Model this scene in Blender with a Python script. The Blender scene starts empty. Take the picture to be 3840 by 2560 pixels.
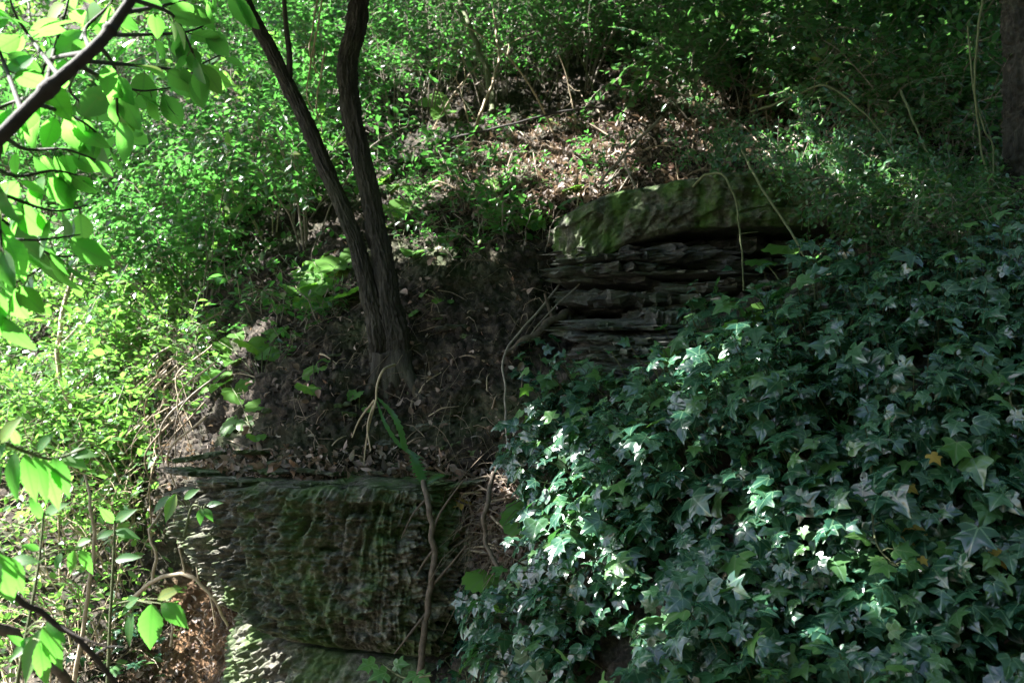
import bpy, math, random
import numpy as np
from mathutils import Matrix, Vector

random.seed(11)
rng = np.random.default_rng(11)
SC = bpy.context.scene
COL = SC.collection
R = math.radians

# ------------------------------------------------------------------ camera, sky, sun, exposure
PITCH = R(6.0)
LENS = 35.0
CAM = np.array([0.0, 0.0, 1.6])
cd = bpy.data.cameras.new('camera')
cam = bpy.data.objects.new('camera', cd)
COL.objects.link(cam)
cam.location = CAM
cam.rotation_euler = (R(90) + PITCH, 0, 0)
cd.lens = LENS
cd.sensor_width = 36.0
cd.clip_start = 0.05
cd.clip_end = 500
cd.dof.use_dof = True
cd.dof.focus_distance = 2.7
cd.dof.aperture_fstop = 5.6
SC.camera = cam

SUN_EL = R(42)
SUN_AZ = R(-84)                      # measured from +Y towards +X: to the left
S = np.array([math.sin(SUN_AZ) * math.cos(SUN_EL), math.cos(SUN_AZ) * math.cos(SUN_EL), math.sin(SUN_EL)])
world = bpy.data.worlds.new('World')
SC.world = world
world.use_nodes = True
wn = world.node_tree
sky = wn.nodes.new('ShaderNodeTexSky')
sky.sky_type = 'NISHITA'
sky.sun_disc = False
sky.sun_elevation = SUN_EL
sky.sun_rotation = SUN_AZ
bg = wn.nodes['Background']
wn.links.new(sky.outputs[0], bg.inputs[0])
bg.inputs[1].default_value = 0.05
sl = bpy.data.lights.new('sun', 'SUN')
sl.energy = 5.0
sl.angle = R(0.5)
sl.color = (1.0, 0.98, 0.95)
sun = bpy.data.objects.new('sun', sl)
COL.objects.link(sun)
sun.rotation_euler = Vector(S).to_track_quat('Z', 'Y').to_euler()
SC.view_settings.view_transform = 'Standard'
SC.view_settings.look = 'None'
SC.view_settings.gamma = 1.0
SC.view_settings.exposure = 3.2
SC.render.engine = 'CYCLES'
SC.cycles.use_denoising = True
SC.cycles.max_bounces = 6
SC.cycles.diffuse_bounces = 3
SC.cycles.use_adaptive_sampling = True
SC.cycles.adaptive_threshold = 0.012
SC.cycles.transmission_bounces = 4
SC.cycles.glossy_bounces = 2
SC.cycles.sample_clamp_indirect = 6

# ------------------------------------------------------------------ authoring helpers
FPX = 3840 * LENS / 36.0
CP, SP = math.cos(PITCH), math.sin(PITCH)
FWD = np.array([0, CP, SP]); UPV = np.array([0, -SP, CP]); RGT = np.array([1.0, 0, 0])

def at(u, v, d):
    u = np.asarray(u, float); v = np.asarray(v, float); d = np.asarray(d, float)
    a = (u - 1920) / FPX; b = (1280 - v) / FPX
    return CAM + d[..., None] * (FWD + a[..., None] * RGT + b[..., None] * UPV)

def project(P):
    q = np.asarray(P) - CAM
    d = q @ FWD
    dd = np.where(np.abs(d) < 1e-3, 1e-3, d)
    return 1920 + FPX * (q @ RGT) / dd, 1280 - FPX * (q @ UPV) / dd, d

def unit(a):
    a = np.asarray(a, float)
    return a / np.maximum(np.linalg.norm(a, axis=-1, keepdims=True), 1e-9)

_perm = np.random.default_rng(3).permutation(512)
_perm = np.concatenate([_perm, _perm, _perm])
_grad = unit(np.random.default_rng(4).normal(size=(512, 3)))

def perlin(P):
    P = np.asarray(P, float)
    i = np.floor(P).astype(np.int64); f = P - i
    w = f * f * f * (f * (f * 6 - 15) + 10)
    i &= 511
    out = 0
    for dx in (0, 1):
        for dy in (0, 1):
            for dz in (0, 1):
                h = _perm[_perm[_perm[(i[..., 0] + dx) & 511] + ((i[..., 1] + dy) & 511)] + ((i[..., 2] + dz) & 511)] & 511
                g = _grad[h]
                dot = g[..., 0] * (f[..., 0] - dx) + g[..., 1] * (f[..., 1] - dy) + g[..., 2] * (f[..., 2] - dz)
                ww = (w[..., 0] if dx else 1 - w[..., 0]) * (w[..., 1] if dy else 1 - w[..., 1]) * (w[..., 2] if dz else 1 - w[..., 2])
                out = out + dot * ww
    return out

def fbm(P, octaves=4, gain=0.5):
    a, s, out = 1.0, 1.0, 0
    for k in range(octaves):
        out = out + a * perlin(np.asarray(P) * s + 17.3 * k)
        a *= gain; s *= 2.03
    return out

def mesh(name, V, polys, mats, smooth=False, attrs=None):
    V = np.ascontiguousarray(V, dtype=np.float32)
    if not isinstance(polys, (list, tuple)):
        polys = [polys]
    polys = [np.asarray(p, dtype=np.int32) for p in polys if len(p)]
    me = bpy.data.meshes.new(name)
    me.vertices.add(len(V)); me.vertices.foreach_set('co', V.ravel())
    loops = np.concatenate([p.ravel() for p in polys])
    tot = np.concatenate([np.full(len(p), p.shape[1], np.int32) for p in polys])
    start = np.concatenate([[0], np.cumsum(tot)[:-1]]).astype(np.int32)
    me.loops.add(len(loops)); me.loops.foreach_set('vertex_index', loops)
    me.polygons.add(len(tot)); me.polygons.foreach_set('loop_start', start); me.polygons.foreach_set('loop_total', tot)
    me.polygons.foreach_set('use_smooth', np.full(len(tot), bool(smooth)))
    for m in (mats if isinstance(mats, (list, tuple)) else [mats]):
        me.materials.append(m)
    for k, a in (attrs or {}).items():
        a = np.asarray(a, np.float32)
        if a.ndim == 1:
            at_ = me.attributes.new(k, 'FLOAT', 'POINT'); at_.data.foreach_set('value', a)
        else:
            at_ = me.attributes.new(k, 'FLOAT_VECTOR', 'POINT'); at_.data.foreach_set('vector', a.ravel())
    me.update(calc_edges=True); me.validate()
    return me

def link(name, data, parent=None, label=None, cat=None, group=None, kind=None):
    o = bpy.data.objects.new(name, data)
    COL.objects.link(o)
    if parent is not None:
        o.parent = parent
    tag(o, label, cat, group, kind)
    return o

def tag(o, label=None, cat=None, group=None, kind=None):
    if label: o['label'] = label
    if cat: o['category'] = cat
    if group: o['group'] = group
    if kind: o['kind'] = kind
    return o

def thing(name, loc, label, cat, group=None):
    o = link(name, None, None, label, cat, group)
    o.location = Vector(loc)
    o.empty_display_size = 0.1
    return o

def grid_faces(n, m, wrap=False):
    i = np.arange(n - 1)[:, None]; j = np.arange(m if wrap else m - 1)[None, :]
    j2 = (j + 1) % m
    return np.stack([i * m + j + 0 * i, i * m + j2, (i + 1) * m + j2, (i + 1) * m + j], -1).reshape(-1, 4)

def resample(P, n):
    """Catmull-Rom through the points, n samples."""
    P = np.asarray(P, float)
    if len(P) == 2:
        t = np.linspace(0, 1, n)[:, None]
        return P[0] * (1 - t) + P[1] * t
    Q = np.vstack([2 * P[0] - P[1], P, 2 * P[-1] - P[-2]])
    t = np.linspace(0, len(P) - 1 - 1e-6, n)
    k = t.astype(int); f = (t - k)[:, None]
    a, b, c, d = Q[k], Q[k + 1], Q[k + 2], Q[k + 3]
    return 0.5 * (2 * b + (c - a) * f + (2 * a - 5 * b + 4 * c - d) * f ** 2 + (3 * b - a - 3 * c + d) * f ** 3)

def tube(P, r, sides=6):
    P = np.asarray(P, float); n = len(P)
    r = np.broadcast_to(np.asarray(r, float), (n,))
    T = unit(np.gradient(P, axis=0))
    ref = np.array([0.0, 1.0, 0.0]) if abs(T[0][1]) < 0.9 else np.array([1.0, 0, 0])
    A = unit(ref - (T @ ref)[:, None] * T)
    B = np.cross(T, A)
    th = np.arange(sides) * 2 * np.pi / sides
    V = P[:, None] + r[:, None, None] * (np.cos(th)[None, :, None] * A[:, None] + np.sin(th)[None, :, None] * B[:, None])
    return V.reshape(-1, 3), grid_faces(n, sides, True)

class Bag:
    """joins pieces of one part into one mesh"""
    def __init__(s): s.V = []; s.F = {}; s.n = 0; s.A = []
    def add(s, V, F, tint=None):
        V = np.asarray(V).reshape(-1, 3)
        for f in (F if isinstance(F, list) else [F]):
            f = np.asarray(f)
            s.F.setdefault(f.shape[1], []).append(f + s.n)
        s.V.append(V); s.n += len(V)
        s.A.append(np.full(len(V), random.random() if tint is None else tint))
        return s
    def mesh(s, name, mat, smooth=True):
        return mesh(name, np.vstack(s.V), [np.vstack(v) for v in s.F.values()], mat, smooth, {'tint': np.concatenate(s.A)})

# ------------------------------------------------------------------ materials
def new_mat(name):
    m = bpy.data.materials.new(name); m.use_nodes = True
    nt = m.node_tree
    for n in list(nt.nodes):
        if n.type != 'OUTPUT_MATERIAL':
            nt.nodes.remove(n)
    out = [n for n in nt.nodes if n.type == 'OUTPUT_MATERIAL'][0]
    return m, nt, out

def N(nt, t, **kw):
    n = nt.nodes.new(t)
    for k, v in kw.items():
        if k.startswith('i_'):
            key = k[2:]
            n.inputs[int(key) if key.isdigit() else key].default_value = v
        else:
            setattr(n, k, v)
    return n

def math_(nt, op, a, b=None):
    n = N(nt, 'ShaderNodeMath', operation=op)
    for i, x in enumerate((a, b)):
        if x is None: continue
        if isinstance(x, (int, float)): n.inputs[i].default_value = x
        else: nt.links.new(x, n.inputs[i])
    return n.outputs[0]

def ramp(nt, fac, stops):
    n = N(nt, 'ShaderNodeValToRGB')
    while len(n.color_ramp.elements) < len(stops):
        n.color_ramp.elements.new(0.5)
    for e, (p, c) in zip(n.color_ramp.elements, stops):
        e.position = p; e.color = (*c, 1)
    nt.links.new(fac, n.inputs[0])
    return n.outputs[0]

def mixc(nt, fac, a, b, mode='MIX'):
    n = N(nt, 'ShaderNodeMix', data_type='RGBA', blend_type=mode)
    for key, x in ((0, fac), (6, a), (7, b)):
        if isinstance(x, (int, float)): n.inputs[key].default_value = x
        elif isinstance(x, tuple): n.inputs[key].default_value = (*x, 1)
        else: nt.links.new(x, n.inputs[key])
    return n.outputs[2]

def noise(nt, vec, scale, detail=4, rough=0.55):
    n = N(nt, 'ShaderNodeTexNoise')
    n.inputs['Scale'].default_value = scale; n.inputs['Detail'].default_value = detail; n.inputs['Roughness'].default_value = rough
    if vec is not None: nt.links.new(vec, n.inputs['Vector'])
    return n.outputs['Fac']

def scaled(nt, vec, s):
    n = N(nt, 'ShaderNodeMapping'); n.inputs['Scale'].default_value = s
    nt.links.new(vec, n.inputs[0]); return n.outputs[0]

def leaf_mat(name, stops, trans, tmix=0.4, rough=0.42, spec=0.5, veins=None, vein_col=(0.16, 0.24, 0.12), blot=None):
    """stops: colour ramp over the per-leaf random number; trans: colour of light let through"""
    m, nt, out = new_mat(name)
    oi = N(nt, 'ShaderNodeObjectInfo')
    ta = N(nt, 'ShaderNodeAttribute', attribute_name='tint')
    rnd = math_(nt, 'FRACT', math_(nt, 'ADD', oi.outputs['Random'], ta.outputs['Fac']))
    col = ramp(nt, rnd, stops)
    lc = N(nt, 'ShaderNodeAttribute', attribute_name='leafco')
    tr = mixc(nt, 1.0, ramp(nt, rnd, [(0, (0.75,) * 3), (1, (1.15, 1.1, 1.0))]), trans, 'MULTIPLY')
    if veins:
        sx = N(nt, 'ShaderNodeSeparateXYZ'); nt.links.new(lc.outputs['Vector'], sx.inputs[0])
        X = math_(nt, 'ABSOLUTE', sx.outputs[0]); Y = sx.outputs[1]
        d = None
        if veins == 'ivy':
            for ang in (0, 48, 100):
                c, s_ = math.cos(R(ang)), math.sin(R(ang))
                e = math_(nt, 'ABSOLUTE', math_(nt, 'SUBTRACT', math_(nt, 'MULTIPLY', X, c), math_(nt, 'MULTIPLY', Y, s_)))
                fw = math_(nt, 'ADD', math_(nt, 'MULTIPLY', X, s_), math_(nt, 'MULTIPLY', Y, c))
                e = math_(nt, 'ADD', e, math_(nt, 'MULTIPLY', math_(nt, 'LESS_THAN', fw, 0.0), 1.0))
                d = e if d is None else math_(nt, 'MINIMUM', d, e)
        else:
            d = X
            w = math_(nt, 'FRACT', math_(nt, 'MULTIPLY', math_(nt, 'SUBTRACT', Y, math_(nt, 'MULTIPLY', X, 0.7)), float(veins)))
            w = math_(nt, 'MULTIPLY', math_(nt, 'ABSOLUTE', math_(nt, 'SUBTRACT', w, 0.5)), 0.45)
            d = math_(nt, 'MINIMUM', d, math_(nt, 'ADD', w, 0.008))
        vf = math_(nt, 'MULTIPLY', math_(nt, 'LESS_THAN', d, 0.024), 0.65)
        col = mixc(nt, vf, col, vein_col)
        tr = mixc(nt, math_(nt, 'MULTIPLY', vf, 0.6), tr, tuple(c * 0.45 for c in trans))
    if blot:
        geo = N(nt, 'ShaderNodeNewGeometry')
        nf = noise(nt, geo.outputs['Position'], 60, 3)
        bf = ramp(nt, nf, [(0.58, (0, 0, 0)), (0.72, (1, 1, 1))])
        col = mixc(nt, math_(nt, 'MULTIPLY', bf, 0.5), col, blot)
    p = N(nt, 'ShaderNodeBsdfPrincipled')
    nt.links.new(col, p.inputs['Base Color'])
    p.inputs['Roughness'].default_value = rough
    p.inputs['Specular IOR Level'].default_value = spec
    t = N(nt, 'ShaderNodeBsdfTranslucent'); nt.links.new(tr, t.inputs['Color'])
    mx = N(nt, 'ShaderNodeMixShader'); mx.inputs[0].default_value = tmix
    nt.links.new(p.outputs[0], mx.inputs[1]); nt.links.new(t.outputs[0], mx.inputs[2])
    nt.links.new(mx.outputs[0], out.inputs['Surface'])
    return m

def solid_mat(name, colfn, bumpfn=None, rough=0.9, bump=0.4, dist=0.01, spec=0.3):
    m, nt, out = new_mat(name)
    geo = N(nt, 'ShaderNodeTexCoord')
    pos = geo.outputs['Object']
    p = N(nt, 'ShaderNodeBsdfPrincipled')
    nt.links.new(colfn(nt, pos), p.inputs['Base Color'])
    p.inputs['Roughness'].default_value = rough
    p.inputs['Specular IOR Level'].default_value = spec
    if bumpfn:
        b = N(nt, 'ShaderNodeBump'); b.inputs['Strength'].default_value = bump; b.inputs['Distance'].default_value = dist
        nt.links.new(bumpfn(nt, pos), b.inputs['Height']); nt.links.new(b.outputs[0], p.inputs['Normal'])
    nt.links.new(p.outputs[0], out.inputs['Surface'])
    return m

def earth_col(nt, pos):
    a = ramp(nt, noise(nt, pos, 9, 8, 0.65), [(0.30, (0.017, 0.014, 0.011)), (0.50, (0.042, 0.035, 0.027)), (0.74, (0.105, 0.088, 0.070))])
    b = ramp(nt, noise(nt, scaled(nt, pos, (3, 3, 14)), 4, 5), [(0.35, (0.6, 0.6, 0.6)), (0.65, (1.15, 1.1, 1.05))])
    c = mixc(nt, 1.0, a, b, 'MULTIPLY')
    c = mixc(nt, 1.0, c, ramp(nt, noise(nt, pos, 75, 6, 0.75), [(0.36, (0.45, 0.45, 0.45)), (0.52, (1.0, 1.0, 1.0)), (0.68, (2.3, 2.2, 2.1))]), 'MULTIPLY')
    moss = ramp(nt, noise(nt, pos, 2.6, 5, 0.6), [(0.50, (0, 0, 0)), (0.66, (1, 1, 1))])
    c = mixc(nt, math_(nt, 'MULTIPLY', moss, 0.55), c, (0.036, 0.058, 0.018))
    cl = N(nt, 'ShaderNodeAttribute', attribute_name='clay')
    return mixc(nt, cl.outputs['Fac'], c, mixc(nt, noise(nt, pos, 12, 5), (0.11, 0.060, 0.030), (0.30, 0.18, 0.095)))

def earth_bump(nt, pos):
    return math_(nt, 'ADD', noise(nt, pos, 70, 6, 0.7), math_(nt, 'MULTIPLY', noise(nt, pos, 22, 4), 1.2))

def rock_col(base, light, mossy, ls=(2.5, 2.5, 55)):
    def f(nt, pos):
        lam = noise(nt, scaled(nt, pos, ls), 2.2, 5, 0.6)
        a = ramp(nt, lam, [(0.30, tuple(c * 0.55 for c in base)), (0.52, base), (0.75, light)])
        sp = ramp(nt, noise(nt, pos, 70, 6, 0.78), [(0.36, (0.40,) * 3), (0.52, (1.0,) * 3), (0.68, (1.9,) * 3)])
        a = mixc(nt, 1.0, a, sp, 'MULTIPLY')
        mo = ramp(nt, noise(nt, scaled(nt, pos, (1.6, 1.6, 0.8)), 5.5, 6, 0.65), [(0.42, (0, 0, 0)), (0.60, (1, 1, 1))])
        a = mixc(nt, math_(nt, 'MULTIPLY', mo, mossy), a, mixc(nt, noise(nt, pos, 160, 3, 0.7), (0.018, 0.045, 0.008), (0.075, 0.15, 0.024)))
        li = ramp(nt, noise(nt, pos, 28, 3), [(0.66, (0, 0, 0)), (0.74, (1, 1, 1))])
        return mixc(nt, math_(nt, 'MULTIPLY', li, 0.25), a, (0.30, 0.32, 0.27))
    return f

def rock_bump(nt, pos):
    return math_(nt, 'ADD', noise(nt, scaled(nt, pos, (1, 1, 9)), 26, 6, 0.7), math_(nt, 'MULTIPLY', noise(nt, pos, 120, 4, 0.7), 0.6))

def bark_col(nt, pos):
    a = ramp(nt, noise(nt, scaled(nt, pos, (6, 6, 0.9)), 9, 6, 0.65), [(0.32, (0.012, 0.011, 0.009)), (0.55, (0.040, 0.037, 0.029)), (0.75, (0.095, 0.088, 0.070))])
    g = ramp(nt, noise(nt, pos, 3.3, 4), [(0.5, (0, 0, 0)), (0.7, (1, 1, 1))])
    return mixc(nt, math_(nt, 'MULTIPLY', g, 0.35), a, (0.075, 0.085, 0.04))

def bark_bump(nt, pos):
    return noise(nt, scaled(nt, pos, (5, 5, 0.8)), 22, 6, 0.7)

M = {}
M['earth'] = solid_mat('earth', earth_col, earth_bump, 0.95, 0.7, 0.012, 0.2)
M['rock'] = solid_mat('weathered_sandstone', rock_col((0.115, 0.108, 0.084), (0.25, 0.235, 0.19), 0.75, (9, 9, 20)), rock_bump, 0.9, 0.6, 0.008)
M['slab'] = solid_mat('mossy_slab_stone', rock_col((0.070, 0.072, 0.050), (0.15, 0.15, 0.11), 0.95, (7, 7, 9)), earth_bump, 0.9, 0.6, 0.008)
M['shale'] = solid_mat('grey_shale', rock_col((0.065, 0.062, 0.055), (0.19, 0.18, 0.165), 0.25), rock_bump, 0.75, 0.6, 0.006, 0.4)
M['bark'] = solid_mat('ridged_bark', bark_col, bark_bump, 0.9, 0.8, 0.01)
M['path'] = solid_mat('trodden_earth', earth_col, earth_bump, 0.95, 0.6, 0.01)

def wood(name, c0, c1):
    return solid_mat(name, lambda nt, pos: ramp(nt, noise(nt, pos, 60, 5, 0.65), [(0.3, c0), (0.7, c1)]),
                     lambda nt, pos: noise(nt, pos, 160, 4, 0.7), 0.8, 0.5, 0.003)
M['twig'] = wood('dry_twig', (0.10, 0.075, 0.05), (0.30, 0.24, 0.17))
M['greystem'] = wood('grey_woody_stem', (0.13, 0.11, 0.085), (0.30, 0.265, 0.21))
M['vine'] = wood('brown_vine_bark', (0.050, 0.038, 0.027), (0.145, 0.115, 0.084))
M['greenstem'] = wood('green_stem', (0.060, 0.075, 0.030), (0.125, 0.14, 0.065))
M['darkwood'] = wood('dark_branch_bark', (0.012, 0.010, 0.008), (0.040, 0.033, 0.026))
M['straw'] = wood('bleached_straw', (0.24, 0.19, 0.12), (0.46, 0.38, 0.26))

g = lambda *s: [(p, c) for p, c in s]
M['shrub'] = leaf_mat('shrub_leaf', g((0, (0.020, 0.062, 0.024)), (0.5, (0.034, 0.096, 0.032)), (0.9, (0.065, 0.140, 0.036)), (1, (0.15, 0.18, 0.045))), (0.09, 0.34, 0.055), 0.42, 0.30, 0.65)
M['shrub_bright'] = leaf_mat('bright_shrub_leaf', g((0, (0.045, 0.125, 0.040)), (0.6, (0.078, 0.180, 0.055)), (1, (0.18, 0.24, 0.08))), (0.19, 0.48, 0.07), 0.42, 0.28, 0.75)  # paler and glossier than shrub: some of the sun's brightness is put into the colour
M['privet'] = leaf_mat('privet_leaf', g((0, (0.032, 0.085, 0.042)), (0.6, (0.050, 0.125, 0.052)), (0.95, (0.085, 0.165, 0.055)), (1, (0.17, 0.17, 0.04))), (0.10, 0.30, 0.06), 0.35, 0.30, 0.5)
M['ivy'] = leaf_mat('ivy_leaf', g((0, (0.012, 0.046, 0.031)), (0.5, (0.019, 0.064, 0.038)), (0.85, (0.031, 0.092, 0.042)), (1, (0.065, 0.14, 0.04))), (0.06, 0.22, 0.04), 0.22, 0.22, 0.85, 'ivy', (0.10, 0.19, 0.10))
M['ivy_young'] = leaf_mat('young_ivy_leaf', g((0, (0.055, 0.15, 0.040)), (1, (0.085, 0.20, 0.05))), (0.16, 0.42, 0.05), 0.35, 0.32, 0.5, 'ivy', (0.20, 0.30, 0.13))
M['yellow'] = leaf_mat('yellowed_leaf', g((0, (0.36, 0.25, 0.05)), (1, (0.50, 0.38, 0.09))), (0.5, 0.38, 0.08), 0.3, 0.5, 0.4, 'ivy', (0.30, 0.18, 0.05), (0.20, 0.10, 0.03))
M['fore'] = leaf_mat('overhanging_leaf', g((0, (0.030, 0.100, 0.030)), (0.5, (0.055, 0.155, 0.035)), (0.85, (0.10, 0.19, 0.04)), (1, (0.20, 0.22, 0.05))), (0.17, 0.60, 0.08), 0.50, 0.42, 0.45, 7, (0.12, 0.22, 0.07), (0.16, 0.15, 0.04))
M['broad'] = leaf_mat('broad_herb_leaf', g((0, (0.075, 0.20, 0.035)), (1, (0.12, 0.26, 0.05))), (0.26, 0.66, 0.07), 0.45, 0.45, 0.4, 6, (0.16, 0.26, 0.10))
M['crown'] = leaf_mat('tree_leaf', g((0, (0.035, 0.085, 0.025)), (1, (0.065, 0.125, 0.035))), (0.12, 0.28, 0.05), 0.28, 0.45, 0.4)
M['litter'] = leaf_mat('dead_leaf', g((0, (0.06, 0.042, 0.032)), (0.35, (0.15, 0.112, 0.088)), (0.7, (0.28, 0.225, 0.185)), (0.86, (0.20, 0.105, 0.065)), (1, (0.46, 0.40, 0.35))), (0.28, 0.20, 0.13), 0.18, 0.6, 0.3)

# ------------------------------------------------------------------ leaf templates (x across, y along, z up)
def ovate(n=3, w=0.5, peak=0.42, fold=0.25, curl=-0.15, serr=0.0, tipp=1.0):
    y = np.linspace(0, 1, n + 1)
    prof = np.where(y < peak, np.sin(0.5 * np.pi * y / peak) ** 0.8, np.cos(0.5 * np.pi * (y - peak) / (1 - peak)) ** tipp) * w * 0.5
    if serr:
        prof = prof * (1 + serr * ((np.arange(n + 1) % 2) * 2 - 1))
    ax = np.stack([0 * y, y, curl * y * y], 1)
    inner = np.arange(1, n)
    Lf = np.stack([-prof[inner], y[inner], curl * y[inner] ** 2 + fold * prof[inner]], 1)
    Rt = Lf * np.array([-1, 1, 1])
    V = np.vstack([ax, Lf, Rt])
    l0, r0 = n + 1, n + 1 + n - 1
    T = [(0, 1, l0), (0, r0, 1)]
    for k in range(n - 2):
        a, b = k + 1, k + 2
        T += [(a, b, l0 + k + 1), (a, l0 + k + 1, l0 + k), (a, r0 + k, r0 + k + 1), (a, r0 + k + 1, b)]
    T += [(n - 1, n, l0 + n - 2), (n - 1, r0 + n - 2, n)]
    return V, np.array(T)

def fan_leaf(outline, centre=(0, 0.32), droop=0.25, cup=0.1, rnd=0.0, rg=None):
    """a leaf from a closed outline: centre, a half-way ring and the rim"""
    O = np.asarray(outline, float); n = len(O)
    c = np.asarray(centre, float)
    ring = c + (O - c) * 0.55
    P2 = np.vstack([[c], ring, O])
    r2 = ((P2 - c) ** 2).sum(1)
    z = -droop * r2 + cup * np.abs(P2[:, 0]) * 0.6
    if rnd and rg is not None:
        z = z + rg.normal(0, rnd, len(z)) * (r2 > 0.01)
        z[0] = 0
    V = np.column_stack([P2, z])
    i = np.arange(n); j = (i + 1) % n
    T = [np.stack([0 * i, 1 + i, 1 + j], 1), np.stack([1 + i, 1 + n + i, 1 + n + j], 1), np.stack([1 + i, 1 + n + j, 1 + j], 1)]
    return V, np.vstack(T)

def ivy_outline(k, rg):
    a = 1 + rg.normal(0, 0.07, 8)
    half = [(0.05, 0.00), (0.22, -0.11), (0.40 * a[0], -0.07), (0.54 * a[1], 0.08), (0.42, 0.20), (0.38 * a[2], 0.30),
            (0.52 * a[3], 0.45), (0.60 * a[3], 0.56), (0.42, 0.57), (0.27 * a[4], 0.60), (0.15, 0.80), (0.05, 0.96)]
    if k % 3 == 1:   # narrower, three lobed
        half = [(0.04, 0.00), (0.18, -0.07), (0.36, 0.02), (0.46 * a[0], 0.22), (0.44 * a[1], 0.36), (0.27, 0.45), (0.22 * a[2], 0.55), (0.12, 0.80), (0.04, 0.97)]
    Rr = [(x, y) for x, y in half]
    Ll = [(-x * (1 + rg.normal(0, 0.05)), y + rg.normal(0, 0.015)) for x, y in half][::-1]
    return [(0, 0.03)] + Rr + [(0, 1.05)] + Ll

def round_outline(n=26, rg=None, cren=0.06, holes=False):
    th = np.linspace(0, 2 * np.pi, n, endpoint=False)
    r = 0.5 * (1 + cren * ((np.arange(n) % 2) * 2 - 1) + (rg.normal(0, 0.03, n) if rg is not None else 0))
    x = r * np.sin(th) * 1.02; y = 0.46 - r * np.cos(th)
    notch = np.exp(-((np.minimum(th, 2 * np.pi - th)) / 0.33) ** 2)
    y = y + 0.24 * notch
    return np.stack([x, y], 1)

TR = np.random.default_rng(21)
T_SMALL = [ovate(3, 0.52, 0.42, 0.30, -0.10), ovate(3, 0.44, 0.40, 0.42, -0.22), ovate(3, 0.58, 0.48, 0.18, 0.05)]
T_NARROW = [ovate(3, 0.34, 0.42, 0.32, -0.18), ovate(3, 0.38, 0.45, 0.22, -0.30)]
T_MID = [ovate(6, 0.52, 0.40, 0.30, -0.15), ovate(6, 0.46, 0.42, 0.20, -0.30), ovate(6, 0.60, 0.45, 0.15, 0.08)]
T_IVY = [fan_leaf(ivy_outline(k, TR), (0, 0.34), 0.22 + 0.22 * TR.random(), 0.05 + 0.25 * TR.random(), 0.018, TR) for k in range(8)]
for k in (2, 5):
    V_, F_ = T_IVY[k]
    cx = V_[F_].mean(1)
    T_IVY.append((V_, F_[~((np.hypot(cx[:, 0] - 0.30, cx[:, 1] - 0.42) < 0.20) | (np.hypot(cx[:, 0] + 0.2, cx[:, 1] - 0.1) < 0.09))]))
T_BIG = [ovate(16, 0.56, 0.42, f, c, 0.03, 0.85) for f, c in ((0.25, -0.15), (0.12, -0.30), (0.40, -0.05), (0.18, 0.12))]
T_ELDER = [ovate(16, 0.46, 0.42, f, c, 0.05, 1.15) for f, c in ((0.25, -0.2), (0.12, -0.35), (0.3, -0.02))]
T_ROUND = [fan_leaf(round_outline(28, TR), (0, 0.30), d, c, 0.022, TR) for d, c in ((0.25, 0.25), (0.1, 0.4), (0.4, 0.1), (0.2, 0.5))]

def leaf_meshdata(name, T, mat):
    V, F = T
    return mesh(name, V, F, mat, True, {'leafco': V, 'tint': np.zeros(len(V))})

def frames(Y, Zhint):
    Y = unit(Y); X = unit(np.cross(Y, Zhint)); Z = np.cross(X, Y)
    return X, Y, Z

def scatter_mesh(name, temps, P, Y, Zh, L, mat, wid=None, tint=None):
    """all leaves of one foliage part as one mesh"""
    P = np.asarray(P); n = len(P)
    X, Yn, Z = frames(np.asarray(Y), np.asarray(Zh))
    L = np.broadcast_to(np.asarray(L, float), (n,))
    wid = np.ones(n) if wid is None else wid
    tint = rng.random(n) if tint is None else tint
    which = rng.integers(0, len(temps), n)
    Vs, Fs, As, Ls, off = [], [], [], [], 0
    for k, (tv, tf) in enumerate(temps):
        s = which == k
        m = int(s.sum())
        if not m: continue
        Vv = P[s][:, None] + L[s][:, None, None] * (tv[None, :, 0:1] * wid[s][:, None, None] * X[s][:, None] + tv[None, :, 1:2] * Yn[s][:, None] + tv[None, :, 2:3] * Z[s][:, None])
        Vs.append(Vv.reshape(-1, 3))
        Fs.append((tf[None] + (np.arange(m) * len(tv))[:, None, None] + off).reshape(-1, 3)); off += m * len(tv)
        As.append(np.repeat(tint[s], len(tv))); Ls.append(np.tile(tv, (m, 1)))
    return mesh(name, np.vstack(Vs), np.vstack(Fs), mat, True, {'tint': np.concatenate(As), 'leafco': np.vstack(Ls)})

def place_leaf(data, parent, P, Y, Zh, L, name='leaf', wid=1.0, origin=(0, 0, 0)):
    X, Yn, Z = frames(np.asarray([Y], float), np.asarray([Zh], float))
    o = link(name, data, parent)
    A = np.eye(4)
    A[:3, 0] = X[0] * L * wid; A[:3, 1] = Yn[0] * L; A[:3, 2] = Z[0] * L; A[:3, 3] = np.asarray(P) - np.asarray(origin)
    o.matrix_local = Matrix(A.tolist())
    return o

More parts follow.
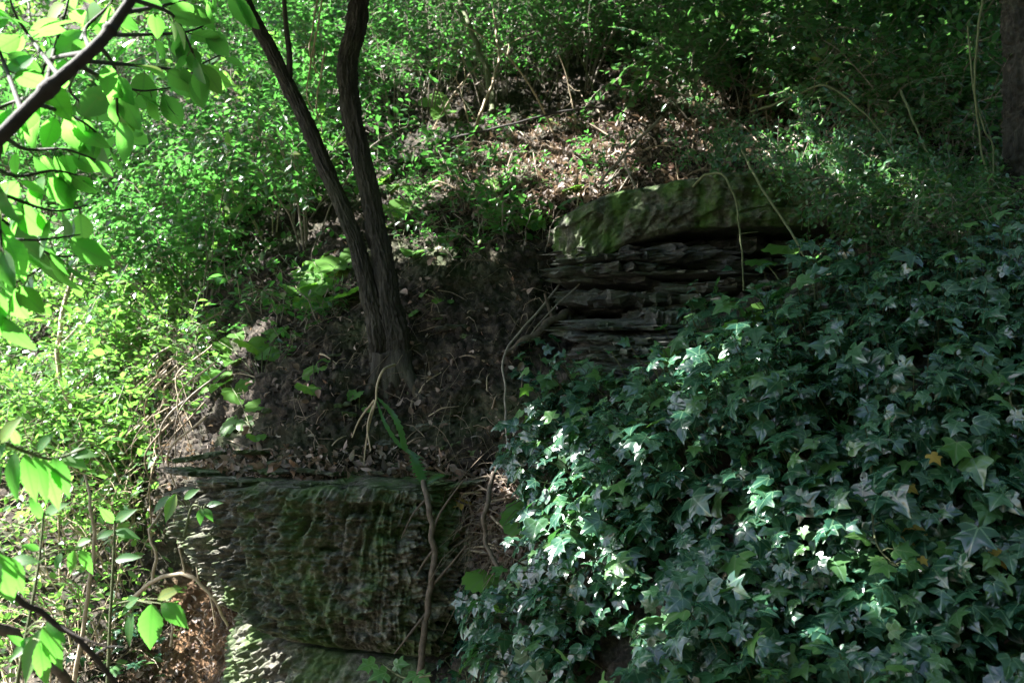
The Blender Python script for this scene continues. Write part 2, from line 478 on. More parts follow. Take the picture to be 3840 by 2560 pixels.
# ------------------------------------------------------------------ the hillside: depth control points (u, v in the photograph's pixels, metres ahead)
CTRL = {
    3300: [(-1200, 4.0), (0, 3.1), (800, 2.9), (1700, 2.1), (3000, 1.6), (4000, 1.5), (5500, 1.5)],
    2560: [(-1200, 4.6), (0, 3.9), (500, 3.8), (850, 3.65), (1200, 3.2), (1700, 2.70), (2200, 2.25), (3000, 1.98), (3840, 1.86), (5000, 1.8)],
    2100: [(-1200, 5.2), (0, 4.4), (500, 4.2), (800, 3.85), (1200, 3.25), (1700, 2.95), (2200, 2.45), (3000, 2.12), (3840, 1.98), (5000, 1.9)],
    1800: [(0, 4.8), (500, 4.4), (800, 3.40), (1200, 3.00), (1700, 2.97), (2000, 2.85), (2200, 2.65), (3000, 2.27), (3840, 2.12), (5000, 2.0)],
    1500: [(0, 5.3), (500, 4.6), (900, 3.55), (1470, 3.22), (1900, 3.10), (2200, 2.90), (3000, 2.46), (3840, 2.3)],
    1300: [(-1200, 7.0), (0, 5.7), (500, 4.9), (900, 3.95), (1470, 3.34), (1900, 3.26), (2200, 3.26), (2450, 3.15), (2600, 2.97), (3000, 2.66), (3840, 2.46), (5000, 2.3)],
    1160: [(1900, 3.40), (2050, 3.42), (2250, 3.72), (2600, 3.50), (2850, 3.05), (3200, 2.85)],
    1000: [(0, 6.4), (500, 5.5), (900, 4.7), (1300, 4.0), (1500, 3.75), (1900, 3.55), (2050, 3.55), (2250, 3.85), (2700, 3.85), (2950, 3.6), (3200, 3.10), (3840, 2.78), (5000, 2.6)],
    750: [(-1200, 9.0), (0, 7.4), (500, 6.3), (1000, 5.4), (1500, 4.55), (1900, 4.05), (2200, 3.80), (2700, 3.65), (3200, 3.60), (3840, 3.35), (5000, 3.2)],
    500: [(0, 9.2), (500, 7.6), (1000, 6.4), (1500, 5.5), (2000, 4.95), (2500, 4.55), (3000, 4.40), (3840, 4.2), (5000, 4.0)],
    250: [(-1200, 14.), (500, 9.4), (1000, 7.6), (1500, 6.7), (2000, 6.1), (2500, 5.7), (3000, 5.4), (3840, 5.1), (5000, 4.9)],
    0: [(1000, 9.3), (1500, 8.2), (2000, 7.4), (2500, 6.8), (3000, 6.4), (3840, 6.1), (5000, 5.9)],
    -700: [(800, 15.), (1500, 13.), (2500, 11.), (3840, 10.), (5000, 9.5)],
}
cpts = np.vstack([at([u for u, _ in r], [v] * len(r), [d for _, d in r]) for v, r in CTRL.items()])
def _tps(r2): return r2 * np.log(r2 + 1e-9)
_A2 = cpts[:, [0, 2]]; _n = len(_A2)
_K = _tps(((_A2[:, None] - _A2[None]) ** 2).sum(-1)) + 0.02 * np.eye(_n)
_Pm = np.column_stack([np.ones(_n), _A2])
_sol = np.linalg.solve(np.block([[_K, _Pm], [_Pm.T, np.zeros((3, 3))]]), np.concatenate([cpts[:, 1], np.zeros(3)]))
def tps(x, z):
    q = np.stack([x, z], -1); sh = q.shape[:-1]; q = q.reshape(-1, 2)
    out = np.concatenate([_tps(((c[:, None] - _A2[None]) ** 2).sum(-1)) @ _sol[:_n] for c in np.array_split(q, max(1, len(q) // 20000))])
    return (out + _sol[_n] + q @ _sol[_n + 1:]).reshape(sh)

GX = np.linspace(-10, 6.5, 331); GZ = np.linspace(-0.6, 8.0, 201)
GY = np.clip(tps(*np.meshgrid(GX, GZ, indexing='ij')), 1.2, 22)
def bilin(x, z):
    a = np.clip((x - GX[0]) / (GX[1] - GX[0]), 0, len(GX) - 1.001); b = np.clip((z - GZ[0]) / (GZ[1] - GZ[0]), 0, len(GZ) - 1.001)
    i = a.astype(int); j = b.astype(int); f = a - i; h = b - j
    return GY[i, j] * (1 - f) * (1 - h) + GY[i + 1, j] * f * (1 - h) + GY[i, j + 1] * (1 - f) * h + GY[i + 1, j + 1] * f * h

def relief(x, y, z):
    """roughness of the soil, metres towards the viewer"""
    P = np.stack([x, y * 0.6, z], -1)
    big = 0.11 * fbm(P * 1.7, 3)
    strata = 0.045 * fbm(P * np.array([2.2, 2.2, 9.0]) + 5, 3)
    mid = 0.045 * fbm(P * 8 + 9, 3)
    return big + strata + mid

def surf_y(x, z):
    y = bilin(x, z)
    return y - relief(x, y, z)

def normal(x, z):
    e = 0.06
    dx = (bilin(x + e, z) - bilin(x - e, z)) / (2 * e); dz = (bilin(x, z + e) - bilin(x, z - e)) / (2 * e)
    return unit(np.stack([dx, -np.ones_like(dx), dz], -1))

def ground(u, v):
    """where sight lines through photo pixels meet the hillside"""
    u = np.atleast_1d(np.asarray(u, float)); v = np.atleast_1d(np.asarray(v, float))
    ds = np.concatenate([np.arange(1.2, 8, 0.03), np.arange(8, 22, 0.15)])
    res = np.full(len(u), 22.0)
    for c in np.array_split(np.arange(len(u)), max(1, len(u) // 500)):
        P = at(u[c][:, None], v[c][:, None], np.broadcast_to(ds, (len(c), len(ds))))
        hit = P[..., 1] > bilin(P[..., 0], P[..., 2])
        k = np.argmax(hit, 1); ok = hit.any(1)
        res[c] = np.where(ok, ds[k], 22.0)
    P = at(u, v, res)
    P[:, 1] = surf_y(P[:, 0], P[:, 2])
    return P

def build_hillside():
    def spread(lo, hi, a, b, n1, n2, n3):
        return np.concatenate([np.linspace(lo, a, n1, endpoint=False), np.linspace(a, b, n2, endpoint=False), np.linspace(b, hi, n3)])
    xs = spread(-10, 6.5, -1.6, 1.2, 150, 430, 100)
    zs = spread(-0.55, 6.9, 0.95, 2.9, 50, 340, 150)
    X, Z = np.meshgrid(xs, zs, indexing='ij')
    Y = bilin(X, Z)
    V0 = np.stack([X, Y, Z], -1)
    n = normal(X, Z)
    d = relief(X, Y, Z)
    P = np.stack([X, Y * 0.6, Z], -1)
    crumb = 0.045 * np.abs(fbm(P * 19, 3)) + 0.020 * np.abs(fbm(P * 48 + 3, 2)) + 0.008 * fbm(P * 95, 2)
    V = V0 + np.stack([0 * d, -d, 0 * d], -1) + n * crumb[..., None]
    nx, nz = X.shape
    back = []                                   # the top runs on as a gentle plateau
    for k in range(1, 9):
        b = V[:, -1].copy(); b[:, 1] += 1.2 * k + 0.35 * k * k; b[:, 2] += 0.35 * k + 0.4 * fbm(np.stack([b[:, 0], b[:, 1], 0 * b[:, 0]], -1) * 0.4, 2)
        back.append(b)
    V = np.concatenate([V, np.stack(back, 1)], 1)
    Vf = V.reshape(-1, 3); uu, vv, dd = project(Vf)
    clay = np.clip(1 - np.hypot((uu - 720) / 260, (vv - 2440) / 300) ** 2 + 0.8 * fbm(Vf * 6, 2), 0, 1) * (dd > 3.0) * 0.9
    me = mesh('hillside', Vf, grid_faces(nx, nz + 8), M['earth'], True, {'clay': clay})
    o = link('hillside', me, None, 'steep crumbling brown earth bank rising behind the rocks', None, None, 'structure')
    return o
build_hillside()

def build_path():
    xs = np.linspace(-40, 40, 120); ys = np.linspace(-40, 40, 120)
    X, Y = np.meshgrid(xs, ys, indexing='ij')
    Z = 0.02 * fbm(np.stack([X, Y, 0 * X], -1) * 0.9, 3)
    me = mesh('path', np.stack([X, Y, Z], -1).reshape(-1, 3), grid_faces(120, 120)[:, ::-1], M['path'], True)
    link('path', me, None, 'bare trodden earth at the foot of the bank', None, None, 'structure')
build_path()

def px_jitter(poly, n, spacing=None):
    """random pixels inside a polygon"""
    poly = np.asarray(poly, float)
    lo, hi = poly.min(0), poly.max(0)
    out = []
    tries = 0
    while len(out) < n and tries < n * 60:
        p = lo + rng.random(2) * (hi - lo); tries += 1
        if not inside(p[None], poly)[0]: continue
        if spacing and out and min((q[0] - p[0]) ** 2 + (q[1] - p[1]) ** 2 for q in out) < spacing ** 2: continue
        out.append(p)
    return np.array(out)

def inside(P, poly):
    P = np.asarray(P, float); poly = np.asarray(poly, float)
    x, y = P[:, 0], P[:, 1]; c = np.zeros(len(P), bool); j = len(poly) - 1
    for i in range(len(poly)):
        xi, yi = poly[i]; xj, yj = poly[j]
        c ^= ((yi > y) != (yj > y)) & (x < (xj - xi) * (y - yi) / (yj - yi + 1e-12) + xi)
        j = i
    return c

# ------------------------------------------------------------------ rocks
def a_x(XY):
    return XY[..., 0]

def rock_bed(name, parent, plan, zlo, zhi, prof, pivot, mat, ribs=0.0, lam=0.006, ns=420, nt=150, cap=0.5, seed=0, rough=0.012, org=(0, 0, 0), blocks=0.0, zlo_x=None, zhi_x=None, dents=()):
    """a bed of rock: a plan line (open at the back), pulled in about a pivot by prof(t), closed by a top and an underside"""
    L = resample(plan, ns)
    arc = np.concatenate([[0], np.cumsum(np.linalg.norm(np.diff(L, axis=0), axis=1))])
    tin = np.linspace(0, 1, 14)
    t = np.concatenate([-(1 - tin[:-1]), np.linspace(0, 1, nt), 1 + tin[1:]])      # <0 underside, >1 top
    tc = np.clip(t, 0, 1)
    sc = np.interp(tc, [p[0] for p in prof], [p[1] for p in prof])
    capf = np.where(t < 0, -t, np.where(t > 1, t - 1, 0.0))
    Sg, Tg = np.meshgrid(np.arange(ns), np.arange(len(t)), indexing='ij')
    pv = np.asarray(pivot, float)
    rad = L[Sg] - pv
    scale = sc[Tg] * (1 - cap * capf[Tg])
    XY = pv + rad * scale[..., None]
    Zl = zlo + 0 * a_x(XY) if zlo_x is None else np.interp(a_x(XY), [p[0] for p in zlo_x], [p[1] for p in zlo_x])
    Zh = zhi + 0 * Zl if zhi_x is None else np.interp(a_x(XY), [p[0] for p in zhi_x], [p[1] for p in zhi_x])
    Zb = Zl + (Zh - Zl) * tc[Tg]
    Zb = Zb + np.where(t[Tg] > 1, 0.03 * capf[Tg], 0) + np.where(t[Tg] < 0, 0.02 * capf[Tg], 0)
    out = unit(np.gradient(L, axis=0)); out = np.stack([out[:, 1], -out[:, 0]], 1)
    if ((out * (L - pv)).sum(1)).mean() < 0: out = -out
    a = arc[Sg]
    q = np.stack([a + seed, 0 * a + 3.1 * seed, Zb], -1)
    edge = np.clip(np.minimum(tc, 1 - tc)[Tg] / 0.09, 0, 1) ** 0.6
    face = (1 - capf[Tg])
    d = 0.06 * fbm(q * np.array([2.6, 2.6, 3.4]), 3) + rough * fbm(q * 17, 3) + 0.007 * fbm(q * 52 + 6, 2)
    d = d + lam * 0.8 * fbm(q * np.array([9, 9, 110]), 2) + lam * 0.9 * np.round(2.2 * fbm(q * np.array([2.4, 2.4, 30]) + 4, 2)) * 0.7
    if ribs:
        w1 = 0.05 * fbm(q * np.array([5, 5, 3.5]) + 8, 2) + 0.20 * (zhi - Zb)
        qa = np.stack([(a + w1) * 31, 0 * a + seed, Zb * 4.6], -1)
        r_ = 1 - 2.2 * np.abs(perlin(qa))
        r2 = 1 - 2.0 * np.abs(perlin(qa * np.array([2.3, 1, 1.8]) + 11))
        strength = np.clip(0.55 + 1.5 * fbm(q * np.array([2.4, 2.4, 2.8]) + 2, 3), 0.0, 1.0)
        nod = np.clip(0.7 + 1.9 * fbm(q * np.array([26, 26, 52]) + 1, 2), 0.1, 1.25)
        strength = strength * np.interp(XY[..., 0], [-0.5, -0.42], [1.0, 0.55])
        d = d + ribs * (0.2 + 0.8 * strength) * (r_ * nod + 0.45 * r2 - 0.6) + 0.010 * fbm(q * np.array([48, 48, 95]) + 3, 2)
    if blocks:
        crack = np.exp(-(perlin(q * np.array([1.2, 1.2, 7.5]) + 57) / 0.010) ** 2)
        d = d - 0.010 * crack
    if blocks:
        cell = np.round(3.0 * fbm(q * np.array([3.5, 3.5, 6.0]) + 31, 2)) * 0.6
        d = d + blocks * cell
    wob = 0.02 * fbm(q * 9 + 71, 2)
    for x0, x1, z0, z1, dep in dents:
        bx = np.clip(np.minimum(XY[..., 0] + wob - x0, x1 - XY[..., 0] - wob) / 0.012, 0, 1) * np.clip(np.minimum(Zb + wob - z0, z1 - Zb - wob) / 0.010, 0, 1)
        d = d - dep * bx
    d = d * face * (0.35 + 0.65 * edge) - 0.035 * (1 - edge) * face
    XY = XY + out[Sg] * d[..., None]
    Zb = Zb + np.where((t[Tg] > 1) | (t[Tg] < 0), 0.012 * fbm(np.stack([XY[..., 0], XY[..., 1], 0 * a], -1) * 14, 3), 0.004 * fbm(q * 30, 2))
    V = np.concatenate([XY, Zb[..., None]], -1) - np.asarray(org)
    me = mesh(name, V.reshape(-1, 3), grid_faces(ns, len(t)), mat, True)
    return link(name, me, parent)

def flat_stone(name, parent, centre, rx, ry, th, mat, seed=0, tilt=(0, 0, 0), org=(0, 0, 0), n=44):
    """a thin broken flake of layered rock with a ragged edge"""
    rg = np.random.default_rng(seed)
    th_ = np.linspace(0, 2 * np.pi, n, endpoint=False)
    c = np.stack([np.cos(th_), np.sin(th_), 0 * th_], 1)
    r = 1 + 0.35 * fbm(c * 1.6 + seed * 2.7, 3) + 0.10 * rg.normal(size=n)
    lay = [(-1, 0.0), (-1, 0.80), (-0.75, 0.93), (-0.2, 1.0), (0.25, 0.95), (0.7, 1.0), (1, 0.90), (1, 0.5), (1.0, 0.0)]
    V = []
    for k, (zz, s) in enumerate(lay):
        rr = r * s * (1 + 0.05 * rg.normal(size=n) * (0.2 < s))
        V.append(np.stack([rx * rr * np.cos(th_), ry * rr * np.sin(th_), th * (0.5 * zz + 0.10 * rg.normal(size=n) * (s > 0))], 1))
    V = np.concatenate(V)
    Mx = np.array((Matrix.Rotation(tilt[2], 3, 'Z') @ Matrix.Rotation(tilt[0], 3, 'X') @ Matrix.Rotation(tilt[1], 3, 'Y')))
    V = V @ Mx.T + np.asarray(centre) - np.asarray(org)
    me = mesh(name, V, grid_faces(len(lay), n, True), mat, False)
    return link(name, me, parent)

def zat(v, d):
    return at(1920, v, d)[2]

def build_lower_rock():
    base = at(1200, 2560, 3.1)
    t = thing('rock_outcrop', base, 'rounded grey-brown weathered rock with vertical runnels below the twin trunk', 'rock')
    plan = [(-1.02, 4.05), (-1.06, 3.55), (-1.02, 3.18), (-0.90, 2.96), (-0.68, 2.83), (-0.42, 2.79), (-0.24, 2.83), (-0.10, 2.98), (-0.02, 3.25)]
    lo = [(-1.2, zat(2120, 3.1)), (-1.0, zat(2190, 3.0)), (-0.86, zat(2300, 2.9)), (-0.68, zat(2395, 2.85)), (-0.3, zat(2450, 2.82)), (0.0, zat(2500, 2.85)), (0.2, zat(2510, 2.9))]
    rock_bed('upper_bed', t, plan, 0, zat(1825, 2.85), [(0, 0.86), (0.10, 0.92), (0.35, 0.97), (0.6, 1.0), (0.9, 0.995), (1, 0.985)], (0.06, 3.14), M['rock'], ribs=0.060, lam=0.006, rough=0.022, ns=560, nt=240, seed=1, org=base, blocks=0.012, zlo_x=lo, zhi_x=[(-1.2, zat(1850, 3.0)), (-0.98, zat(1812, 2.9)), (-0.8, zat(1838, 2.85)), (-0.72, zat(1816, 2.85)), (-0.6, zat(1832, 2.85)), (-0.5, zat(1822, 2.85)), (-0.47, zat(1845, 2.85)), (-0.46, zat(1818, 2.85)), (-0.3, zat(1834, 2.85)), (-0.2, zat(1850, 2.85)), (-0.1, zat(1900, 2.85)), (0.1, zat(1980, 2.9))],
             dents=[(-0.47, -0.33, zat(1945, 2.8), zat(1882, 2.8), 0.045), (-0.475, -0.462, zat(2420, 2.8), zat(1835, 2.8), 0.03), (-0.55, -0.47, zat(2062, 2.8), zat(2036, 2.8), 0.04), (-0.33, 0.05, zat(1900, 2.8), zat(1885, 2.8), 0.02)])
    plan2 = [(-0.98, 4.0), (-0.93, 3.5), (-0.84, 3.12), (-0.70, 2.94), (-0.50, 2.84), (-0.28, 2.80), (-0.08, 2.84), (0.06, 3.0), (0.1, 3.2)]
    rock_bed('lower_bed', t, plan2, zat(3300, 2.85), 0, [(0, 1.05), (0.5, 1.03), (0.8, 0.99), (1, 0.95)], (0.06, 3.2), M['rock'], zhi_x=[(x, z - 0.012) for x, z in lo], ribs=0.055, lam=0.003, ns=420, nt=170, seed=5, org=base)
    # thin broken layers capping the bed
    rg = random.Random(5)
    for k in range(34):
        u = rg.uniform(720, 1720); v = rg.uniform(1690, 1836)
        if k < 16:
            v = rg.uniform(1800, 1838)
        d = 2.90 + (1838 - v) / 140 * 0.26 + rg.uniform(-0.02, 0.02) + max(0, (900 - u)) / 200 * 0.22
        flat_stone('stone_layer', t, at(u, v, d), rg.uniform(0.03, 0.11), rg.uniform(0.04, 0.09), rg.uniform(0.006, 0.020), M['rock'], 40 + k, (rg.uniform(-.12, .16), rg.uniform(-.18, .18), rg.uniform(-.5, .5)), base)
build_lower_rock()

def build_upper_rock():
    base = at(2400, 1250, 3.4)
    t = thing('rock_ledge', base, 'mossy overhanging rock ledge with dark layered recess below it, above the ivy', 'rock')
    plan = [(0.20, 4.3), (0.17, 3.85), (0.16, 3.52), (0.22, 3.36), (0.45, 3.28), (0.75, 3.22), (1.05, 3.20), (1.35, 3.25), (1.60, 3.6)]
    # the cap stone is deeper at its left end: its underside climbs to the right
    cap = rock_bed('cap_stone', t, plan, zat(905, 3.3), zat(700, 3.3), [(0, 0.99), (0.3, 1.0), (0.8, 0.995), (1, 0.965)], (0.8, 3.95), M['slab'], lam=0.003, ns=420, nt=130, seed=9, org=base, blocks=0.026, rough=0.034)
    co = np.empty(len(cap.data.vertices) * 3, np.float32); cap.data.vertices.foreach_get('co', co); co = co.reshape(-1, 3)
    wx = co[:, 0] + base[0]; wz = co[:, 2] + base[2]
    z0, z1 = zat(905, 3.3), zat(700, 3.3)
    tt = np.clip((wz - z0) / (z1 - z0), 0, 1)
    co[:, 2] += (1 - tt) * np.interp(wx, [0.16, 0.24, 0.30, 0.42, 0.62, 1.4], [-0.11, -0.10, -0.04, 0.015, 0.055, 0.05]) + tt * np.interp(wx, [0.16, 0.35, 0.7, 1.4], [-0.045, 0.015, 0.055, 0.055])
    cap.data.vertices.foreach_set('co', co.ravel()); cap.data.update()
    rg = random.Random(8)
    for k in range(34):
        v = 950 + 240 * (k / 33) + rg.uniform(-6, 6)
        rx_ = rg.uniform(0.12, 0.30); u = max(rg.uniform(2150, 2900), 2085 + rx_ * 1080)
        inset = 0.14 + 0.12 * math.sin(k * 0.9) + rg.uniform(-0.03, 0.05)
        d = 3.42 + inset - (u - 2100) / 800 * 0.04
        flat_stone('stone_layer', t, at(u, v, d), rx_, rg.uniform(0.12, 0.20), rg.choice((rg.uniform(0.010, 0.022), rg.uniform(0.028, 0.055))), M['shale'], 100 + k, (rg.uniform(-.06, .06), rg.uniform(-.05, .05), rg.uniform(-.25, .25)), base, 60)
    # pale stepped slab at the foot of the recess
    for k in range(18):
        f = k / 17
        u = 2310 + 120 * f + rg.uniform(-60, 90); v = 1215 + 220 * f
        d = 3.22 - 0.22 * f + rg.uniform(-0.02, 0.02)
        flat_stone('stone_step', t, at(u, v, d), rg.uniform(0.12, 0.21), rg.uniform(0.10, 0.16), rg.uniform(0.010, 0.024), M['shale'], 200 + k, (rg.uniform(0.1, .35), rg.uniform(-.1, .05), rg.uniform(-.3, .3)), base, 60)
    flat_stone('stone_step', t, at(2480, 1200, 3.16), 0.055, 0.045, 0.05, M['shale'], 301, (0.2, 0, 0.3), base)
build_upper_rock()

rgs = random.Random(31)
for k in range(30):
    u = rgs.uniform(900, 1950); v = rgs.uniform(1080, 1700)
    p = ground(u, v)[0] + np.array([0, 0.02, 0])
    if abs(u - 1450) < 130 and v < 1400: continue
    o_ = flat_stone('flat_stone', None, (0, 0, 0), rgs.uniform(.02, .075), rgs.uniform(.02, .05), rgs.uniform(.006, .022), M['rock'] if k % 3 else M['shale'], 500 + k, (rgs.uniform(-.2, .3), rgs.uniform(-.3, .3), rgs.uniform(-.6, .6)), (0, 0, 0), 26)
    o_.location = Vector(p)
    tag(o_, 'flat stone in the earth bank ' + ('left of the trunk' if u < 1400 else 'right of the trunk') + (', high up' if v < 1400 else ', above the weathered rock'), 'stone', 'flat stones in the earth bank')

b_ = at(3010, 1110, 2.95)
t_ = thing('boulder', b_, 'small pale grey stone poking out of the ivy under the broad leaf', 'stone')
for k in range(5):
    flat_stone('stone_layer', t_, at(3010 + 12 * k, 1140 - 16 * k, 2.93 + 0.012 * k), 0.12 - 0.008 * k, 0.07, 0.022, M['shale'], 320 + k, (0.15, -0.32, 0.1), b_)

# ------------------------------------------------------------------ trees
def bark_tube(P, r, sides=84, n=420, amp=0.34, seed=0):
    """a trunk with long furrows cut between ridges"""
    P = resample(P, n)
    r = np.interp(np.linspace(0, 1, n), np.linspace(0, 1, len(r)), r)
    P = P + 0.25 * r[:, None] * np.stack([perlin(np.column_stack([np.arange(n) * 0.03 + seed + 40 * k, np.zeros(n), np.zeros(n)])) for k in range(3)], 1)
    V, F = tube(P, np.ones(n), sides)
    V = V.reshape(n, sides, 3)
    D = V - P[:, None]
    th = np.arange(sides) * 2 * np.pi / sides
    arc = np.concatenate([[0], np.cumsum(np.linalg.norm(np.diff(P, axis=0), axis=1))])
    A, H_ = np.meshgrid(th, arc, indexing='xy')
    q = np.stack([np.cos(A) * 3.0 + seed, np.sin(A) * 3.0, H_ * 9], -1)
    ridge = np.abs(perlin(q)) + 0.7 * np.abs(perlin(q * np.array([2.0, 2.0, 4.5]) + 7)) + 0.3 * np.abs(perlin(q * np.array([3.5, 3.5, 9.0]) + 17))
    lump = 0.5 * perlin(np.stack([np.cos(A) * 0.9, np.sin(A) * 0.9, H_ * 3 + seed], -1))
    rr = r[:, None] * (1 + amp * (ridge * 1.5 - 0.6) + 0.10 * lump)
    return (P[:, None] + D * rr[..., None]).reshape(-1, 3), F

def limb_from(P0, P1, r0, r1, sag=0.1, n=10):
    m = (np.asarray(P0) + np.asarray(P1)) / 2 + np.array([random.uniform(-sag, sag), random.uniform(-sag, sag), random.uniform(0, sag)])
    return tube(resample([P0, m, P1], n), np.linspace(r0, r1, n), 7)

LIT = [  # sun flecks seen in the photograph: pixel centre and radius
    (1960, 560, 80), (2080, 630, 130), (2220, 560, 80), (2340, 650, 80), (2240, 750, 80), (1900, 660, 60), (2420, 770, 60), (2480, 480, 60), (2600, 380, 50), (2720, 600, 45),
    (2540, 750, 45), (3120, 600, 60), (3240, 590, 45), (2950, 580, 45), (3060, 690, 35), (2580, 350, 45),
    (2700, 1540, 110), (2620, 1500, 50), (2230, 1760, 60), (2160, 1690, 30), (2090, 1600, 25), (2520, 1820, 45), (2440, 1450, 25), (2360, 1900, 40), (2100, 2080, 40), (2380, 2290, 45), (2200, 2400, 30), (2540, 2400, 30), (3100, 2150, 25), (3460, 2420, 40), (3000, 2520, 30), (2700, 1750, 30), (3620, 1900, 25), (3350, 1500, 20), (2900, 1400, 25),
    (2300, 2070, 75), (2200, 1985, 45), (2290, 2210, 50), (2430, 2150, 30), (2380, 2385, 30), (2440, 2480, 45), (2640, 2440, 45), (2560, 2290, 25),
    (3220, 2260, 66), (3380, 2220, 55), (3340, 2390, 60), (3260, 2490, 45), (2950, 1960, 15), (3060, 1990, 20), (2800, 2050, 22), (2830, 1890, 12), (2960, 2400, 18),
    (3560, 2260, 35), (3700, 2380, 30), (3720, 900, 30), (3460, 880, 50), (3400, 930, 35), (2955, 925, 60, 3.2), (2880, 960, 30, 3.2), (3280, 940, 50), (2330, 1230, 90), (2440, 1190, 60), (2200, 850, 60), (2560, 740, 60),
    (930, 1750, 40), (810, 1670, 60), (1320, 1720, 12), (1790, 1920, 15), (1760, 2060, 15),
    (2000, 2180, 50), (1960, 1830, 60), (1830, 2150, 40), (1760, 2300, 40), (910, 2450, 120, 2.98), (940, 2570, 150, 2.95), (1010, 2520, 100, 2.9), (740, 2400, 110), (660, 2500, 90), (760, 2100, 70, 3.05), (850, 2050, 40, 2.9), (860, 2330, 60, 3.0), (1080, 2330, 45, 2.86), (1200, 2410, 30, 2.85), (1420, 2480, 35, 2.85), (900, 2180, 40, 2.88),
    (1560, 930, 80), (1480, 780, 70), (1620, 740, 70), (1480, 930, 60), (1980, 830, 40), (2010, 820, 35), (1860, 700, 40), (1250, 1040, 60), (1190, 1010, 45), (980, 1290, 50), (900, 1330, 40),
    (1540, 950, 40), (1900, 960, 25), (860, 1420, 40), (1180, 1450, 40), (960, 1540, 40),
    # the leaves close to the viewer hang in the sun
    (60, 80, 170, 1.6), (250, 60, 160, 1.62), (450, 80, 150, 1.65), (650, 100, 140, 1.8), (150, 260, 170, 1.6), (330, 380, 150, 1.7), (60, 450, 160, 1.55), (220, 600, 160, 1.6), (60, 750, 160, 1.5), (250, 850, 140, 1.6),
    (120, 980, 150, 1.55), (800, 60, 120, 1.85), (520, 250, 150, 1.8), (420, 500, 120, 1.8), (100, 1780, 150, 1.42), (150, 2450, 150, 1.48), (560, 2340, 140, 1.72), (20, 2150, 130, 1.32), (760, 1930, 80, 2.34),
]
LIT_A = np.array([l[:3] for l in LIT], float)
LIT_D = np.array([l[3] if len(l) > 3 else 0.0 for l in LIT])

def openness(u, v):
    """1 where the leaf roof has a gap through which the sun reaches that spot"""
    u = np.asarray(u, float); v = np.asarray(v, float)
    o = np.zeros(u.shape, bool)
    n1 = fbm(np.stack([u / 170, v / 170, 0 * u + 3], -1), 2)
    o |= (u < 860 - 0.06 * np.maximum(v - 900, 0)) & (v > 900) & (n1 > -0.75)
    o |= (u < 760) & (v <= 900) & (n1 > -0.7)
    o |= (u >= 600) & (u < 1330) & (v < 1000 - 0.25 * np.maximum(u - 800, 0)) & (n1 > 0.07)
    o |= (u >= 1330) & (u < 2350) & (v < 520) & (n1 > 0.06)
    o |= (u >= 1300) & (u < 1750) & (v >= 520) & (v < 1000) & (n1 > 0.05)
    return o, n1

def canopy_points(n, ulo, uhi, vlo, vhi):
    """leaf positions of the roof of foliage, just above the field of view on the sunward side"""
    def target(u, v):
        T = ground(u, v)
        lift = np.where((u > 1980) & (v > 1200), 0.125, 0.02)
        return T + normal(T[:, 0], T[:, 2]) * lift[:, None]
    u = rng.uniform(ulo, uhi, n); v = rng.uniform(vlo, vhi, n)
    T = target(u, v)
    ss = np.arange(1.0, 16.0, 0.1)
    smin = np.full(n, 16.0)
    for c in np.array_split(np.arange(n), 40):
        Q = T[c][:, None] + ss[None, :, None] * S
        pu, pv, pd = project(Q)
        out = ~((pd > -1) & (pu > -330) & (pu < 4150) & (pv > -190) & (pv < 2800))
        last_in = np.where(out, -1, np.arange(len(ss))[None]).max(1)
        smin[c] = ss[np.clip(last_in + 1, 0, len(ss) - 1)]
    smin = np.maximum(smin, (3.4 - T[:, 2]) / S[2])
    Pp = T + (smin + 0.05 + rng.random(n) ** 1.2 * 2.2)[:, None] * S
    o, n1 = openness(u, v)
    LT = target(LIT_A[:, 0], LIT_A[:, 1])
    LT = np.where(LIT_D[:, None] > 0, at(LIT_A[:, 0], LIT_A[:, 1], np.maximum(LIT_D, 1)), LT)
    ld = project(LT)[2]
    lr = LIT_A[:, 2] * ld / FPX * 1.05 + 0.0
    for t_, r_ in zip(LT, lr):
        w = T - t_
        w = w - (w @ S)[:, None] * S
        o |= (w ** 2).sum(1) < (r_ + 0.056 * (1 + 0.6 * n1)) ** 2
    return Pp[~o]

CANOPY = canopy_points(60000, 250, 4700, -350, 3300)
_T = at(rng.uniform(1240, 1620, 260), rng.uniform(1790, 1830, 260), rng.uniform(2.84, 3.0, 260))
CANOPY = np.vstack([CANOPY, _T + rng.uniform(3.4, 5.0, (260, 1)) * S + rng.normal(0, 0.03, (260, 3))])  # extra unseen leaf cluster, added only to shade the lower rock's top edge

def crown_mesh(name, P, L=0.115):
    n = len(P)
    Y = unit(rng.normal(size=(n, 3)) + np.array([0, 0, -0.4])); Z = unit(rng.normal(size=(n, 3)) * 0.7 + np.array([0, 0, 1.0]))
    return scatter_mesh(name, T_CROWN, P, Y, Z, L * rng.uniform(0.75, 1.25, n), M['crown'])
T_CROWN = [ovate(3, 0.66, 0.45, 0.15, -0.1)]

